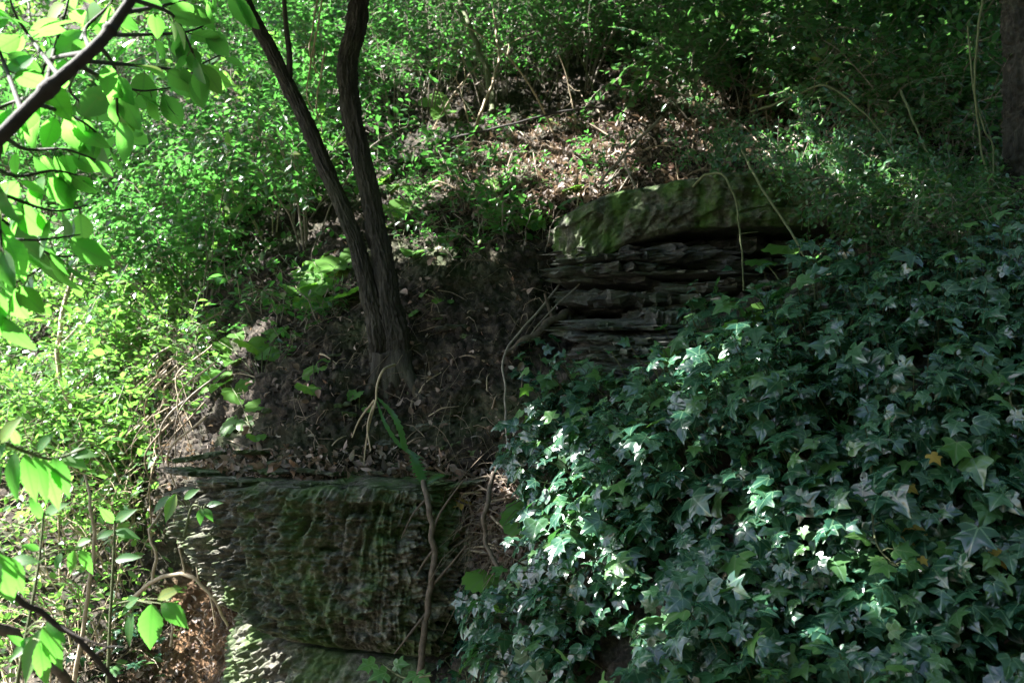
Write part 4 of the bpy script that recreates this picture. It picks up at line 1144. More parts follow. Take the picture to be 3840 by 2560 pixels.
def strands(name, polys, label, cat, mat, ln=(0.05, 0.16), rad=0.0009, droop=0.6, lift=0.5):
    q, G, n = scatter_ground(polys)
    b = Bag()
    for p, nn in zip(G, n):
        l = random.uniform(*ln)
        d = unit(nn * random.uniform(0.1, lift) + rng.normal(0, 0.6, 3) + np.array([0, 0, -0.2]))
        t = np.linspace(0, 1, 5)[:, None]
        P = p + d * l * t + np.array([0, 0, -droop * l]) * t ** 2 + nn * 0.012 + rng.normal(0, 0.004, (5, 3))
        b.add(*tube(P, np.linspace(rad, rad * 0.5, 5) * random.uniform(0.7, 1.6), 3))
    link(name, b.mesh(name, M[mat]), None, label, cat, None, 'stuff')
strands('dead_grass', [(EARTH, 420), (LITTER, 700), (PILE, 350), (CORNER, 250), ([(600, 1100), (900, 1200), (700, 1600), (450, 1500)], 400), ([(1400, 0), (3800, 0), (3800, 560), (1500, 560)], 1100)],
        'thin dry grass stalks and bare rootlets hanging over the bank', 'dead grass', 'twig', (0.05, 0.22), 0.0011)

# ------------------------------------------------------------------ stems, vines and branches
def stem(name, pts, r0, r1, mat, label, cat, group=None, n=None, side=None, rough=0.25):
    """pts: (u, v, d) with d the metres ahead, or None to lie on the bank"""
    P = []
    for u, v, d in pts:
        if d is None or d < 0.6:
            g_ = ground(u, v)[0]
            P.append(g_ + normal(g_[None, 0], g_[None, 2])[0] * (d or 0.012))
        else:
            P.append(at(u, v, d))
    n = n or 10 * len(P)
    P = resample(P, n)
    base = P[0].copy()
    seed = random.random() * 100
    P = P + 1.5 * r0 * np.stack([perlin(np.column_stack([np.arange(n) * 0.16 + seed + 50 * k, np.zeros(n), np.zeros(n)])) for k in range(3)], 1)
    rr = np.linspace(r0, r1, n) * (1 + rough * perlin(np.column_stack([np.arange(n) * 0.9 + seed, np.zeros(n), np.zeros(n)])))
    V, F = tube(P - base, rr, 8)
    o = link(name, mesh(name, V, F, M[mat], True), None, label, cat, group)
    o.location = Vector(base)
    if side:
        for f, du, dv, l in side:
            k = int(f * (n - 1)); a = P[k]; e = a + np.array([du, random.uniform(-.1, .02), dv]) * l
            V, F = tube(resample([a, (a + e) / 2 + rng.normal(0, 0.05 * l, 3), e], 8) - base, np.linspace(rr[k] * 0.55, rr[k] * 0.25, 8), 6)
            link('side_twig', mesh('side_twig', V, F, M[mat], True), o)
    return o

stem('trailing_stem', [(2370, 690, .05), (2230, 840, .06), (2110, 1000, .07), (2040, 1160, .07), (1960, 1290, .06), (1905, 1370, .05), (1915, 1480, .05), (1925, 1580, .05), (1945, 1700, .06), (1950, 1800, .05)], .0045, .0025, 'greystem', 'long thin stem trailing from the ledge down the bank to the brush pile', 'stem', None, 90)
stem('trailing_stem', [(2420, 640, .04), (2300, 760, .30), (2160, 960, .34), (2110, 1080, .2), (2095, 1170, .12), (2020, 1260, .06), (1980, 1320, .04)], .0045, .002, 'greystem', 'shorter thin stem crossing the left corner of the mossy ledge', 'stem', None, 70, [(0.5, -.5, -.8, .12)])
stem('tree_root', [(2170, 1170, .03), (2080, 1220, .03), (2000, 1290, .03), (1895, 1345, .0)], .017, .012, 'vine', 'thick bare brown root lying across the bank beside the recess', 'root', None, 40, [(0.4, -.3, .9, .1)])
stem('woody_vine', [(1585, 1800, 2.83), (1605, 1880, 2.77), (1618, 1980, 2.75), (1628, 2100, 2.73), (1605, 2260, 2.72), (1590, 2380, 2.71), (1568, 2600, 2.70)], .0078, .0095, 'vine', 'twisted brown woody vine climbing the right side of the weathered rock', 'vine', None, 80, [(0.36, .55, .9, .16), (0.62, .6, .7, .16), (0.45, -.5, -.75, .10), (0.7, -.6, -.75, .15), (0.15, -.5, -.8, .14)])
stem('hanging_twig', [(1930, 1830, .10), (1942, 1960, .12), (1925, 2060, .10), (1945, 2160, .06)], .007, .006, 'vine', 'brown stem hanging down through the brush pile beside the holed round leaf', 'stem')
stem('arching_stem', [(2600, 700, 3.25), (2650, 655, 3.15), (2715, 660, 3.10), (2760, 760, 3.08), (2775, 880, 3.06), (2785, 1000, 3.04), (2788, 1090, 3.04)], .0048, .0022, 'greenstem', 'arching green stem hooking over the ledge and hanging into the dark recess', 'stem', None, 70, [(0.68, .9, .1, .06)])
stem('arching_stem', [(2780, 560, 3.35), (2860, 710, 3.12), (2940, 830, 3.05), (3000, 930, 2.98), (3040, 1030, 2.92), (3060, 1150, 2.85), (3045, 1270, 2.75)], .005, .0022, 'greenstem', 'long straight green stem slanting down across the ledge past the broad leaf', 'stem', None, 70)
stem('arching_stem', [(2820, 420, 3.6), (2960, 370, 3.45), (3080, 322, 3.35), (3180, 372, 3.3), (3290, 480, 3.25), (3350, 570, 3.2), (3405, 660, 3.15)], .005, .0025, 'greenstem', 'bowed grey-green stem forming an arch in the shaded shrubs', 'stem', None, 70)
stem('arching_stem', [(3380, 340, 3.35), (3430, 470, 3.25), (3480, 580, 3.2), (3500, 640, 3.15), (3545, 780, 3.1)], .0045, .003, 'greenstem', 'leaning green stem to the right of the arched stem', 'stem')
stem('upright_stem', [(3690, -40, 3.1), (3665, 150, 3.1), (3655, 320, 3.1), (3675, 520, 3.1), (3715, 720, 3.05)], .004, .0035, 'greenstem', 'slender upright stem in front of the thick grey trunk', 'stem')
stem('upright_stem', [(3630, 100, 3.15), (3650, 330, 3.12), (3690, 480, 3.1), (3725, 560, 3.1), (3720, 720, 3.05)], .003, .0028, 'greenstem', 'thinner of the two upright stems before the thick grey trunk', 'stem')
stem('bowed_twig', [(1690, 520, 4.2), (1900, 470, 4.05), (2150, 412, 3.95), (2330, 420, 3.9), (2450, 500, 3.85)], .005, .003, 'darkwood', 'dark thin twig bowed over the sunlit leaf litter', 'twig', None, 60)
stem('bowed_twig', [(2480, 440, 3.9), (2330, 590, 3.75), (2250, 690, 3.7), (2330, 650, 3.7)], .006, .004, 'greystem', 'grey twig leaning down onto the leaf litter left of the ledge top', 'twig')
stem('sapling', [(1850, 420, 5.0), (1838, 320, 5.2), (1805, 210, 5.3), (1765, 110, 5.4), (1715, -40, 5.5)], .017, .012, 'greenstem', 'pale straight sapling stem among the bright shrubs at the top', 'sapling')
stem('sapling', [(1760, 560, 4.9), (1800, 430, 5.0), (1850, 300, 5.1), (1870, 200, 5.2), (1850, 40, 5.4)], .009, .005, 'straw', 'thin bleached sapling crossing in front of the pale straight stem', 'sapling')
stem('fallen_branch', [(1500, 890, .03), (1560, 830, .03), (1620, 790, .02)], .024, .018, 'vine', 'short fallen branch on the bank right of the twin trunk', 'branch')
stem('fallen_branch', [(1800, 880, .02), (1850, 850, .02), (1905, 825, .02)], .013, .009, 'vine', 'small fallen stick on the bank above the seedlings', 'branch')
stem('fallen_branch', [(2955, 525, .05), (3010, 620, .06), (3050, 690, .04)], .014, .010, 'greystem', 'stout grey dead stick propped in the debris on the ledge top', 'branch')
stem('fallen_branch', [(2920, 630, .05), (3120, 590, .06), (3330, 530, .08), (3560, 520, .08)], .008, .005, 'vine', 'long dead branch lying along the top of the ledge', 'branch', None, 50, [(0.3, .6, .6, .2), (0.6, .6, -.5, .2)])
stem('fallen_branch', [(3505, 455, .12), (3560, 520, .10), (3650, 580, .08), (3760, 680, .06)], .010, .007, 'greystem', 'forked dead branch below the upright stems at the right', 'branch', None, 40, [(0.3, -.8, -.3, .2), (0.5, .9, .2, .15)])
stem('fallen_branch', [(2910, 700, .04), (3040, 690, .05), (3150, 610, .07), (3260, 530, .08)], .006, .004, 'vine', 'thin curved dead branch nearest the ledge edge', 'branch', None, 40)
stem('leaning_stem', [(445, 1760, .04), (432, 1560, .25), (470, 1380, .35), (540, 1130, .4)], .014, .009, 'straw', 'pale leaning stem rising through the sunlit shrubs of the left slope', 'stem', None, 50, [(0.35, .7, .7, .35), (0.6, .6, .8, .3)])
stem('leaning_stem', [(520, 1880, .04), (455, 1760, .12), (430, 1640, .2)], .016, .012, 'greystem', 'mossy bent stump of stem at the foot of the pale leaning stem', 'stem')
stem('bleached_stalk', [(270, 2620, 2.3), (320, 2300, 2.3), (352, 2050, 2.3), (340, 1900, 2.3), (322, 1780, 2.32)], .006, .003, 'straw', 'tall dry reddish stem standing before the bright lower left shrubs', 'stem')
stem('bleached_stalk', [(470, 2270, 3.3), (580, 2175, 3.2), (700, 2155, 3.12), (790, 2230, 3.1), (855, 2345, 3.12)], .0075, .0045, 'straw', 'sunlit bleached stem arching against the left side of the weathered rock', 'stem', None, 50, [(0.5, -.2, .95, .25), (0.75, .15, -.8, .12), (0.62, -.1, .9, .2)])
stem('bleached_stalk', [(570, 2170, 3.2), (585, 2080, 3.2), (560, 1990, 3.22), (620, 1900, 3.3)], .006, .003, 'straw', 'sunlit thin fork above the arching bleached stem', 'stem')
stem('bleached_stalk', [(640, 2420, 3.2), (645, 2330, 3.2), (600, 2210, 3.2)], .005, .003, 'straw', 'thin hanging stem in front of the brown soil corner', 'stem')
for k, (u, v) in enumerate([(1175, 90), (1190, 110), (1165, 240), (1200, 300)]):
    stem('dry_tendril', [(u + 20, v - 120, 4.2), (u, v, 4.2), (u - 14, v + 110, 4.2), (u + 12, v + 190, 4.2)], .004, .002, 'straw',
         'bleached dry tendril dangling between the two trunks' if k != 2 else 'crooked bleached tendril hanging lowest beside the left trunk', 'tendril', 'dry tendrils between the trunks')
# twigs of the brush pile and the bank
rgt = random.Random(77)
for k in range(34):
    u = rgt.uniform(1640, 1990); v = rgt.uniform(1790, 2110); a = rgt.uniform(-0.5, 0.7) + (math.pi if rgt.random() < .5 else 0); l = rgt.uniform(60, 190)
    stem('pile_twig', [(u, v, .03), (u + l * .5 * math.cos(a), v + l * .5 * math.sin(a), .06), (u + l * math.cos(a), v + l * math.sin(a), .03)], rgt.uniform(.0018, .005), .0015, rgt.choice(['twig', 'twig', 'vine', 'straw']),
         'dry twig in the brush pile right of the weathered rock', 'twig', 'twigs of the brush pile', 14)
for k in range(30):
    u = rgt.uniform(950, 1950); v = rgt.uniform(1000, 1720); a = rgt.uniform(0, 6.28); l = rgt.uniform(50, 150)
    stem('bank_twig', [(u, v, .015), (u + l * .5 * math.cos(a), v + l * .5 * math.sin(a), .03), (u + l * math.cos(a), v + l * math.sin(a), .015)], rgt.uniform(.0015, .004), .001, rgt.choice(['twig', 'vine', 'straw']),
         'thin dry twig lying on the bare earth bank around the twin trunk', 'twig', 'twigs on the earth bank', 14)
for k in range(46):
    u = rgt.uniform(1700, 3200); v = rgt.uniform(480, 760); a = rgt.uniform(0, 6.28); l = rgt.uniform(80, 220)
    stem('litter_twig', [(u, v, .02), (u + l * .5 * math.cos(a), v + l * .5 * math.sin(a), .06), (u + l * math.cos(a), v + l * math.sin(a), .03)], rgt.uniform(.002, .005), .0015, rgt.choice(['twig', 'straw', 'greystem']),
         'dry twig among the dead leaves above the ledge', 'twig', 'twigs in the leaf litter', 14)
for k in range(26):
    u = rgt.uniform(560, 820); v = rgt.uniform(1180, 1750); l = rgt.uniform(150, 330); a = 1.95 + rgt.uniform(-.35, .35)
    stem('understorey_twig', [(u + l * .4, v - l * .5, .10), (u, v, .14), (u + l * .6 * math.cos(a), v + l * .6 * math.sin(a), .05)], rgt.uniform(.003, .006), .002, rgt.choice(['greystem', 'straw', 'twig']),
         'bare arching stem under the sunlit shrubs left of the weathered rock', 'stem', 'bare stems under the shrubs', 20)

# ------------------------------------------------------------------ broad-leaved herbs
RND_D = [leaf_meshdata('round_leaf', T, M['broad']) for T in T_ROUND]
POINT_T = [fan_leaf(np.array([(0, .06), (.16, -.04), (.34, .04), (.47, .2), (.40, .28), (.43, .38), (.33, .46), (.34, .56), (.24, .64), (.22, .74), (.12, .84), (0, 1.02), (-.12, .84), (-.22, .74), (-.24, .64), (-.34, .56), (-.33, .46), (-.43, .38), (-.40, .28), (-.47, .2), (-.34, .04), (-.16, -.04)]), (0, .32), d, c, .02, TR) for d, c in ((.3, .3), (.1, .5))]
PNT_D = [leaf_meshdata('pointed_leaf', T, M['broad']) for T in POINT_T]

def herb(base_px, leaves, label, data=RND_D, off=0.0, name='broad_leaved_herb', mat='greenstem', zup=0.8, base=None):
    """leaves: (u, v, pixels across, metres in front of the bank)"""
    b = ground(*base_px)[0] if base is None else np.asarray(base)
    t = thing(name, b, label, 'plant')
    for u, v, w, dd in leaves:
        g_ = ground(u, v)[0]; d = project(g_[None])[2][0] - dd
        p = at(u, v, d); L = w * 1.25 * d / FPX
        yaw = random.uniform(0, 6.28)
        Y = np.array([math.cos(yaw), -abs(math.sin(yaw)) * 0.8 - .2, -0.45 + random.uniform(-.3, .2)])
        Z = np.array([random.uniform(-.5, .2), random.uniform(-.7, -.1), zup])
        Yn = unit(Y)
        lf = place_leaf(random.choice(data), t, p - Yn * L * 0.45, Y, Z, L, 'leaf', 1.0, b)
        a = p - Yn * L * 0.42
        V, F = tube(resample([b - b, (a - b) * 0.55 + np.array([0, 0, 0.02]), a - b], 9), np.linspace(.0022, .0014, 9), 5)
        link('leaf_stalk', mesh('leaf_stalk', V, F, M[mat], True), t)
    return t

herb((1240, 1250), [(1250, 1000, 120, .12), (1195, 1060, 130, .12), (1195, 1130, 110, .1), (1290, 1110, 120, .1), (1330, 965, 90, .08), (1150, 1020, 90, .1), (1230, 945, 80, .1)], 'lush broad-leaved plant growing just left of the twin trunk base')
herb((990, 1440), [(970, 1310, 150, .1), (1030, 1245, 90, .1), (880, 1350, 110, .1), (830, 1400, 100, .12), (905, 1260, 80, .1), (1010, 1330, 90, .08), (820, 1450, 90, .1), (850, 1300, 80, .1)], 'bright broad-leaved plant on the edge of the bank left of the trunk', PNT_D)
herb((975, 1680), [(965, 1525, 75, .08), (900, 1470, 110, .1), (870, 1590, 90, .08), (960, 1640, 60, .08), (920, 1585, 60, .06)], 'pale plant with a few round leaves just above the weathered rock top')
herb((1185, 1560), [(1165, 1455, 95, .06), (1195, 1380, 110, .06)], 'two-leaved plant standing alone on the bare earth below the trunk')
herb((1350, 1560), [(1330, 1480, 60, .05), (1380, 1530, 40, .05)], 'tiny pale herb at the trunk foot', RND_D)
herb((1500, 930), [(1500, 800, 130, .1), (1450, 850, 90, .1), (1560, 720, 100, .1), (1480, 700, 80, .1), (1410, 690, 110, .1), (1570, 800, 80, .1), (1540, 950, 85, .05), (1620, 690, 80, .1)], 'group of large sunlit leaves close to the right side of the right trunk', PNT_D)
herb((1930, 800), [(1910, 700, 120, .08), (1860, 680, 70, .06)], 'single wide dark leaf over the seedlings left of the ledge')
herb((1960, 900), [(1985, 835, 95, .08), (1995, 800, 60, .08)], 'pale leaf full of insect holes left of the mossy ledge')
herb((2140, 770), [(2140, 705, 80, .05)], 'lone upright heart-shaped leaf on the litter above the ledge corner', PNT_D)
herb((2950, 1110), [(2955, 925, 150, .35), (2850, 975, 100, .36)], 'pair of broad pale leaves on tall stalks in front of the dark recess', zup=1.6)
herb((1980, 2040), [(1972, 1945, 150, .06)], 'round holed leaf at the right end of the brush pile', zup=0.25)
herb((1790, 2260), [(1810, 2165, 120, .12), (1870, 2260, 90, .12)], 'round crinkled leaf above the fringe of ivy on the rock', zup=0.4)
herb((2500, 1390), [(2500, 1335, 105, .12)], 'single bright round leaf where the ivy meets the grey slab')
herb((2890, 1280), [(2890, 1195, 150, .12)], 'yellowing holed leaf resting on top of the ivy below the broad pair', RND_D, zup=0.9)
herb((1640, 440), [(1640, 385, 110, .2), (1620, 250, 100, .2), (1570, 230, 80, .2), (1670, 260, 70, .2), (1655, 430, 100, .2)], 'sunlit tall herb with jagged leaves among the top shrubs', PNT_D)
herb((1660, 1150), [(1555, 1175, 40, .03), (1640, 1128, 40, .04), (1680, 1130, 36, .04), (1590, 1100, 36, .04)], 'little creeping herb on dark earth right of the trunk')
herb((2200, 1560), [(2120, 1640, 60, .06)], 'small curled leaf at the left rim of the ivy')
herb((1080, 1190), [(1090, 1080, 90, .12), (1130, 1140, 80, .12), (1060, 1150, 90, .1), (1150, 1080, 70, .14)], 'upright leafy herb between the shrubs and the trunk', PNT_D)
herb((760, 1500), [(740, 1400, 90, .14), (790, 1440, 100, .12), (700, 1450, 90, .14), (810, 1370, 80, .12), (760, 1330, 70, .14)], 'sunlit herb among the bare arching stems', PNT_D)
herb((180, 1500), [(230, 1470, 130, .12), (290, 1540, 120, .12), (330, 1500, 90, .12)], 'plant with wide bluish leaves in the shrubs near the left edge')

def build_strap_plant():
    b = at(1475, 1365, 3.02)
    t = thing('strap_leaved_plant', b, 'wilted plant hanging from the trunk foot with long toothed green leaves', 'plant')
    V, F = tube(resample([at(1480, 1368, 3.1), at(1440, 1385, 3.0), at(1415, 1440, 2.98), at(1410, 1500, 2.97)], 20) - b, np.linspace(.0045, .003, 20), 7)
    link('withered_stalk', mesh('withered_stalk', V, F, M['straw'], True), t)
    def strap(pts, w, teeth):
        P = resample([at(*p) for p in pts], 72) - b; n = len(P)
        T = unit(np.gradient(P, axis=0)); sd = unit(np.cross(T, np.array([0.25, -1, 0.35])))
        nn = np.cross(sd, T)
        k = np.arange(n); prof = w * np.sin(np.pi * np.clip((k + 2) / (n + 1), 0, 1)) ** 0.7 * (1 + teeth * ((k % 6) / 2.5 - 1))
        Lf = P - sd * prof[:, None] + nn * prof[:, None] * 0.35; Rt = P + sd * prof[:, None] + nn * prof[:, None] * 0.35
        V = np.stack([Lf, P, Rt], 1).reshape(-1, 3)
        lc = np.stack([np.tile([-0.5, 0, 0.5], n), np.repeat(k / n, 3), np.zeros(3 * n)], 1)
        link('leaf', mesh('leaf', V, grid_faces(n, 3), M['shrub'], True, {'leafco': lc, 'tint': np.full(3 * n, random.random())}), t)
    strap([(1415, 1490, 2.95), (1470, 1550, 2.9), (1500, 1610, 2.88), (1520, 1680, 2.87), (1545, 1705, 2.86)], .009, .22)
    strap([(1412, 1500, 2.95), (1440, 1580, 2.9), (1490, 1660, 2.88), (1540, 1695, 2.87), (1590, 1720, 2.86)], .006, .22)
    strap([(1540, 1690, 2.87), (1560, 1740, 2.85), (1580, 1790, 2.84), (1590, 1820, 2.83)], .016, .4)
    strap([(1590, 1815, 2.83), (1630, 1790, 2.83), (1670, 1780, 2.84)], .008, .4)
    for pts in ([(1410, 1500, 2.96), (1385, 1590, 2.95), (1370, 1680, 2.94), (1365, 1740, 2.93)], [(1405, 1500, 2.97), (1350, 1570, 2.97), (1320, 1640, 2.97)], [(1400, 1520, 2.96), (1378, 1600, 2.94), (1390, 1690, 2.93)]):
        V, F = tube(resample([at(*p) for p in pts], 14) - b, np.linspace(.004, .002, 14), 5)
        link('dry_leaf', mesh('dry_leaf', V, F, M['straw'], True), t)
build_strap_plant()

# pale fresh ivy sprig and single yellow leaves lying on the carpet
def build_sprig(path, label, n=9, d=0.16):
    P = []
    for u, v in path:
        g_ = ground(u, v)[0]; P.append(at(u, v, project(g_[None])[2][0] - d))
    P = resample(P, 40); b = P[0].copy()
    t = thing('ivy_sprig', b, label, 'ivy')
    V, F = tube(P - b, np.linspace(.0028, .0014, 40), 6); link('stem', mesh('stem', V, F, M['greenstem'], True), t)
    for k in range(n):
        p = P[int((k + .5) / n * 39)]; sgn = 1 if k % 2 else -1
        Y = np.array([sgn * 0.9, -0.3, random.uniform(-.5, .3)]); Z = np.array([-.3, -.7, .7])
        q = p + np.array([sgn * .02, -.012, .006])
        place_leaf(random.choice(IVY_Y), t, q, Y, Z, random.uniform(.03, .05), 'leaf', 1.0, b)
        V, F = tube(np.array([p, (p + q) / 2 + [0, 0, .004], q]) - b, .0011, 4); link('leaf_stalk', mesh('leaf_stalk', V, F, M['greenstem'], True), t)
build_sprig([(3265, 1650), (3270, 1880), (3285, 2030), (3345, 2110), (3370, 2120)], 'fresh pale green ivy sprig dangling over the middle of the dark carpet')
build_sprig([(3840, 1430), (3790, 1480), (3800, 1530), (3830, 1530)], 'fresh pale ivy shoot curling at the right edge', 5)
build_sprig([(1620, 2530), (1520, 2540), (1450, 2500), (1435, 2485)], 'thin ivy runner creeping left over the bottom of the weathered rock', 5, 0.45)
for u, v, w, lab in [(3490, 1700, 55, 'small yellow leaf caught on the ivy, third from the right edge'), (3400, 1960, 140, 'large blurred yellow leaf half hidden in the ivy carpet'), (3720, 2065, 80, 'yellow leaf lying on the ivy nearest the lower right corner'),
                     (3700, 1110, 50, 'yellow leaf at the top right of the ivy carpet'), (3390, 1815, 60, 'curled tan leaf above the large blurred yellow leaf'), (3450, 2090, 40, 'tiny brown-yellow leaf below the large blurred yellow leaf'), (1750, 1870, 75, 'curled orange-brown leaf on top of the brush pile')]:
    g_ = ground(u, v)[0]; d = project(g_[None])[2][0] - (0.15 if v > 900 and u > 2000 else 0.05)
    p = at(u, v, d); L = w * d / FPX
    o = place_leaf(random.choice(YEL_D), None, p, (random.uniform(-1, 1), -.3, -.4), (random.uniform(-.4, .2), -.5, .8), L, 'fallen_leaf')
    tag(o, lab, 'leaf')

# ------------------------------------------------------------------ leaves close to the viewer
FORE_D = [leaf_meshdata('overhanging_leaf', T, M['fore']) for T in T_BIG]
ELD_D = [leaf_meshdata('elder_leaf', T, M['fore']) for T in T_ELDER]

def build_overhang():
    limb = [(-420, 900, 1.32), (-150, 650, 1.34), (0, 515, 1.36), (170, 345, 1.38), (350, 185, 1.40), (430, 90, 1.42), (520, -50, 1.44), (640, -300, 1.5)]
    P = np.vstack([resample([(-2.05, 0.75, -0.05), (-1.85, 0.85, 0.6), (-1.45, 1.05, 1.2), tuple(at(*limb[0]))], 31)[:-1], resample([at(*p) for p in limb], 90)]); b = P[0].copy()
    t = thing('overhanging_branch', b, 'dark branch with large backlit leaves hanging across the upper left corner', 'branch')
    r = np.concatenate([np.linspace(.019, .0115, 30), np.linspace(.0115, .0068, 90)]) * (1 + .16 * perlin(np.column_stack([np.arange(120) * .31, np.zeros(120), np.zeros(120)])))
    r[[68, 69, 70, 90, 91]] *= 1.35
    V, F = tube(P - b, r, 14); link('limb', mesh('limb', V, F, M['darkwood'], True), t)
    rg = random.Random(4)
    tw = [((170, 345, 1.68), (200, 200, 1.66), (250, 30, 1.7), (270, -80, 1.7)), ((350, 185, 1.7), (180, 230, 1.6), (150, 330, 1.6), (140, 380, 1.66)), ((350, 185, 1.7), (320, 110, 1.66), (400, 30, 1.65), (460, -60, 1.6)),
          ((380, 150, 1.7), (430, 260, 1.75), (440, 420, 1.8), (450, 520, 1.85)), ((300, 240, 1.7), (400, 300, 1.8), (520, 340, 1.85), (640, 330, 1.9)), ((420, 100, 1.72), (560, 130, 1.8), (700, 120, 1.85), (800, 80, 1.9)),
          ((170, 345, 1.68), (60, 380, 1.6), (-60, 420, 1.55), (-150, 400, 1.5)), ((0, 515, 1.65), (100, 560, 1.6), (240, 560, 1.62), (360, 600, 1.65)), ((-100, 600, 1.6), (60, 660, 1.55), (200, 640, 1.6), (300, 660, 1.65)),
          ((-150, 650, 1.6), (40, 740, 1.55), (200, 790, 1.6), (330, 770, 1.7)), ((-300, 780, 1.58), (-60, 880, 1.5), (120, 900, 1.5), (300, 880, 1.6)), ((460, 20, 1.73), (620, 20, 1.8), (760, -20, 1.8), (900, -60, 1.85)),
          ((120, 395, 1.67), (230, 420, 1.7), (330, 470, 1.75), (420, 560, 1.8)), ((520, -50, 1.74), (650, 60, 1.8), (720, 190, 1.85), (740, 260, 1.9)), ((-200, 700, 1.6), (0, 820, 1.7), (180, 950, 1.75), (330, 960, 1.8)),
          ((220, 300, 1.69), (120, 150, 1.6), (60, 60, 1.6), (20, -60, 1.6)), ((80, 435, 1.66), (20, 250, 1.5), (-30, 120, 1.5), (-60, -20, 1.5)), ((-300, 780, 1.58), (-100, 980, 1.5), (40, 1060, 1.5), (160, 1000, 1.55)),
          ((300, 230, 1.7), (560, 250, 1.9), (700, 260, 2.0), (840, 200, 2.05)), ((0, 515, 1.65), (-20, 700, 1.5), (0, 860, 1.45), (10, 1000, 1.45)), ((-150, 650, 1.6), (-60, 900, 1.4), (-40, 1060, 1.4), (-20, 1180, 1.4)), ((300, 230, 1.7), (260, 330, 1.9), (300, 380, 1.95), (380, 400, 2.0))]
    for pts in tw:
        k0 = np.argmin(np.linalg.norm(P - at(pts[0][0], pts[0][1], 1.39), axis=1))
        Q = resample([P[k0]] + [at(u_, v_, d_ + 0.06) for u_, v_, d_ in pts[1:]], 24)
        V, F = tube(Q - b, np.linspace(.004, .0014, 24), 6); o = link('twig', mesh('twig', V, F, M['darkwood'], True), t)
        nl = rg.randint(8, 12)
        for k in range(nl):
            f = 0.25 + 0.75 * (k + rg.random() * .6) / nl
            p = Q[min(23, int(f * 23))]
            td = unit(Q[-1] - Q[0]); sgn = 1 if k % 2 else -1
            sd = np.cross(td, [0, -1, 0])
            Y = td * 0.5 + sd * sgn * 0.6 + np.array([rg.uniform(-.5, .5), rg.uniform(-.5, .4), rg.uniform(-1.0, -.2)])
            Z = np.array([rg.uniform(-1.0, .8), rg.uniform(-1.0, .3), rg.uniform(.0, 1.0)])
            q = p + unit(Y) * .012
            place_leaf(rg.choice(FORE_D), t, q, Y, Z, rg.choice((rg.uniform(.036, .06), rg.uniform(.055, .085))), 'leaf', rg.uniform(.9, 1.2), b)
            V, F = tube(np.array([p, q + unit(Y) * .004]) - b, .0011, 4); link('leaf_stalk', mesh('leaf_stalk', V, F, M['greenstem'], True), o)
            o.children[-1].matrix_local = Matrix.Identity(4)
build_overhang()

def near_plant(stalk, sprays, label, sr=.0035, mat='greenstem', name='elder_shoot', cat='plant'):
    """stalk: (u, v, d); sprays: (base u, v, tip u, v, d, width, tilt)"""
    P = resample([at(*p) for p in stalk], 40); b = P[0].copy()
    t = thing(name, b, label, cat)
    V, F = tube(P - b, np.linspace(sr, sr * .5, 40), 8); link('stem', mesh('stem', V, F, M[mat], True), t)
    for (u0, v0, u1, v1, d, w, tz) in sprays:
        a, e = at(u0, v0, d), at(u1, v1, d - .015)
        L = np.linalg.norm(e - a)
        place_leaf(random.choice(ELD_D), t, a, e - a, (tz, -1.0, .55), L, 'leaf', w, b)
        k = np.argmin(np.linalg.norm(P - a, axis=1)); k = max(0, k - 2)
        V, F = tube(resample([P[k], (P[k] + a) / 2 + [0, 0, .006], a], 8) - b, np.linspace(.0014, .0010, 8), 5)
        link('leaf_stalk', mesh('leaf_stalk', V, F, M['greenstem'], True), t)
    return t

near_plant([(400, 2640, 1.75), (412, 2350, 1.75), (425, 2100, 1.75), (430, 1950, 1.76)],
           [(570, 2262, 558, 2440, 1.72, 1.15, .2), (605, 2262, 705, 2335, 1.72, 1.2, .5), (500, 2295, 455, 2425, 1.74, .8, -.4), (470, 2270, 520, 2240, 1.74, 1.2, .3), (590, 2245, 660, 2200, 1.73, .9, .3), (500, 2250, 455, 2300, 1.75, 1.1, .1),
            (430, 1960, 370, 1900, 1.76, .9, 0), (430, 1955, 500, 1905, 1.76, .9, .3), (430, 1990, 360, 2010, 1.76, .9, 0), (430, 1990, 520, 2010, 1.76, .8, .3), (432, 2100, 520, 2080, 1.76, .8, 0)],
           'tall near elder shoot with one big hanging pointed leaf, lower left')
near_plant([(50, 2640, 1.5), (90, 2420, 1.5), (140, 2150, 1.52), (165, 1920, 1.54)],
           [(150, 2360, 90, 2570, 1.48, .8, -.3), (160, 2350, 235, 2510, 1.47, .8, .3), (175, 2330, 245, 2400, 1.47, .9, .6), (140, 2380, 30, 2480, 1.5, .8, -.2), (150, 2400, 160, 2580, 1.46, .8, .1), (160, 1940, 110, 1870, 1.54, .9, 0), (165, 1930, 230, 1880, 1.54, .9, .2), (150, 2060, 80, 2040, 1.54, .9, 0), (100, 2420, 30, 2380, 1.5, .8, 0),
            (230, 2070, 200, 2130, 1.6, 1.0, 0), (280, 2060, 260, 2150, 1.6, .9, .2), (300, 2060, 345, 2140, 1.6, .9, .3), (290, 2040, 330, 2020, 1.6, 1.0, .3)],
           'drooping near elder shoot in the bottom left corner with sunlit leaflets')
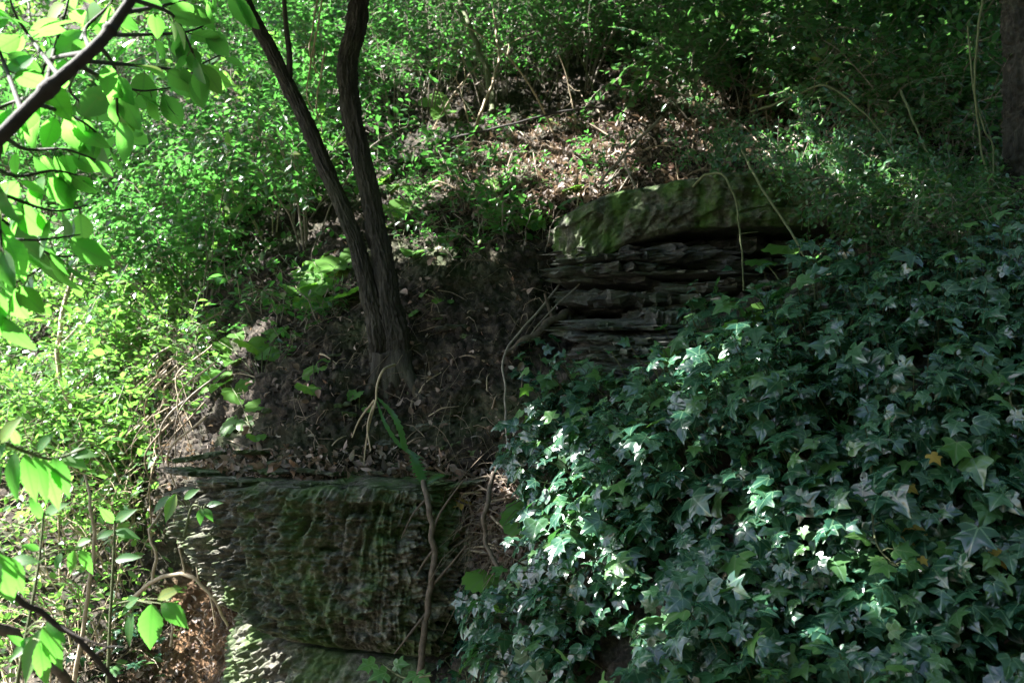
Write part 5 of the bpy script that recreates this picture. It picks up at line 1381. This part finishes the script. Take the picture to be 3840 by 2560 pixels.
near_plant([(-200, 1600, 1.35), (-40, 1640, 1.38), (90, 1690, 1.42), (200, 1720, 1.48), (320, 1680, 1.5)],
           [(20, 1660, -60, 1760, 1.38, .9, 0), (60, 1690, 20, 1880, 1.40, .8, -.2), (95, 1700, 120, 1880, 1.41, .75, .1), (130, 1710, 175, 1880, 1.43, .7, .3), (160, 1720, 230, 1900, 1.45, .8, .5), (200, 1715, 262, 1850, 1.46, .9, .4), (70, 1670, 40, 1600, 1.4, .9, .3), (230, 1700, 330, 1760, 1.5, .9, .3), (260, 1700, 350, 1690, 1.5, .9, .6), (0, 1660, 60, 1560, 1.38, 1, 0), (140, 1690, 190, 1620, 1.42, .9, .2), (-20, 1700, -40, 1880, 1.38, .9, 0)],
           'spray of large leaves reaching in from the left edge, low down')
near_plant([(-120, 2000, 1.3), (-20, 2060, 1.32), (60, 2110, 1.35)],
           [(-20, 2070, 40, 2260, 1.3, 1.1, .2), (20, 2085, 90, 2210, 1.32, 1.0, .5), (-40, 2060, -30, 2280, 1.28, 1.0, 0), (40, 2100, 130, 2090, 1.34, .8, .3)],
           'half-cropped dark leaves at the left edge above the diagonal twig')
near_plant([(690, 2010, 2.35), (720, 1900, 2.35), (755, 1905, 2.34), (770, 1912, 2.34)],
           [(755, 1905, 745, 1965, 2.33, 1.1, 0), (765, 1905, 800, 1950, 2.33, 1.0, .4), (775, 1895, 830, 1880, 2.34, .8, .5), (640, 1860, 560, 1910, 2.36, .9, -.3), (660, 1850, 620, 1960, 2.35, .9, 0), (690, 1870, 740, 1830, 2.35, .9, .3)],
           'small dark-leaved sprig in front of the left edge of the weathered rock')
stem('diagonal_twig', [(-160, 2080, 1.3), (0, 2190, 1.32), (150, 2300, 1.35), (300, 2400, 1.38), (450, 2580, 1.42)], .005, .004, 'darkwood', 'dark twig running diagonally across the lower left corner', 'twig', None, 50, [(0.6, .8, -.3, .10), (0.85, .7, .2, .06)])
stem('diagonal_twig', [(-80, 2320, 2.1), (100, 2420, 2.15), (220, 2520, 2.2), (330, 2640, 2.25)], .014, .010, 'vine', 'mossy thick stem cut by the bottom left corner', 'stem')
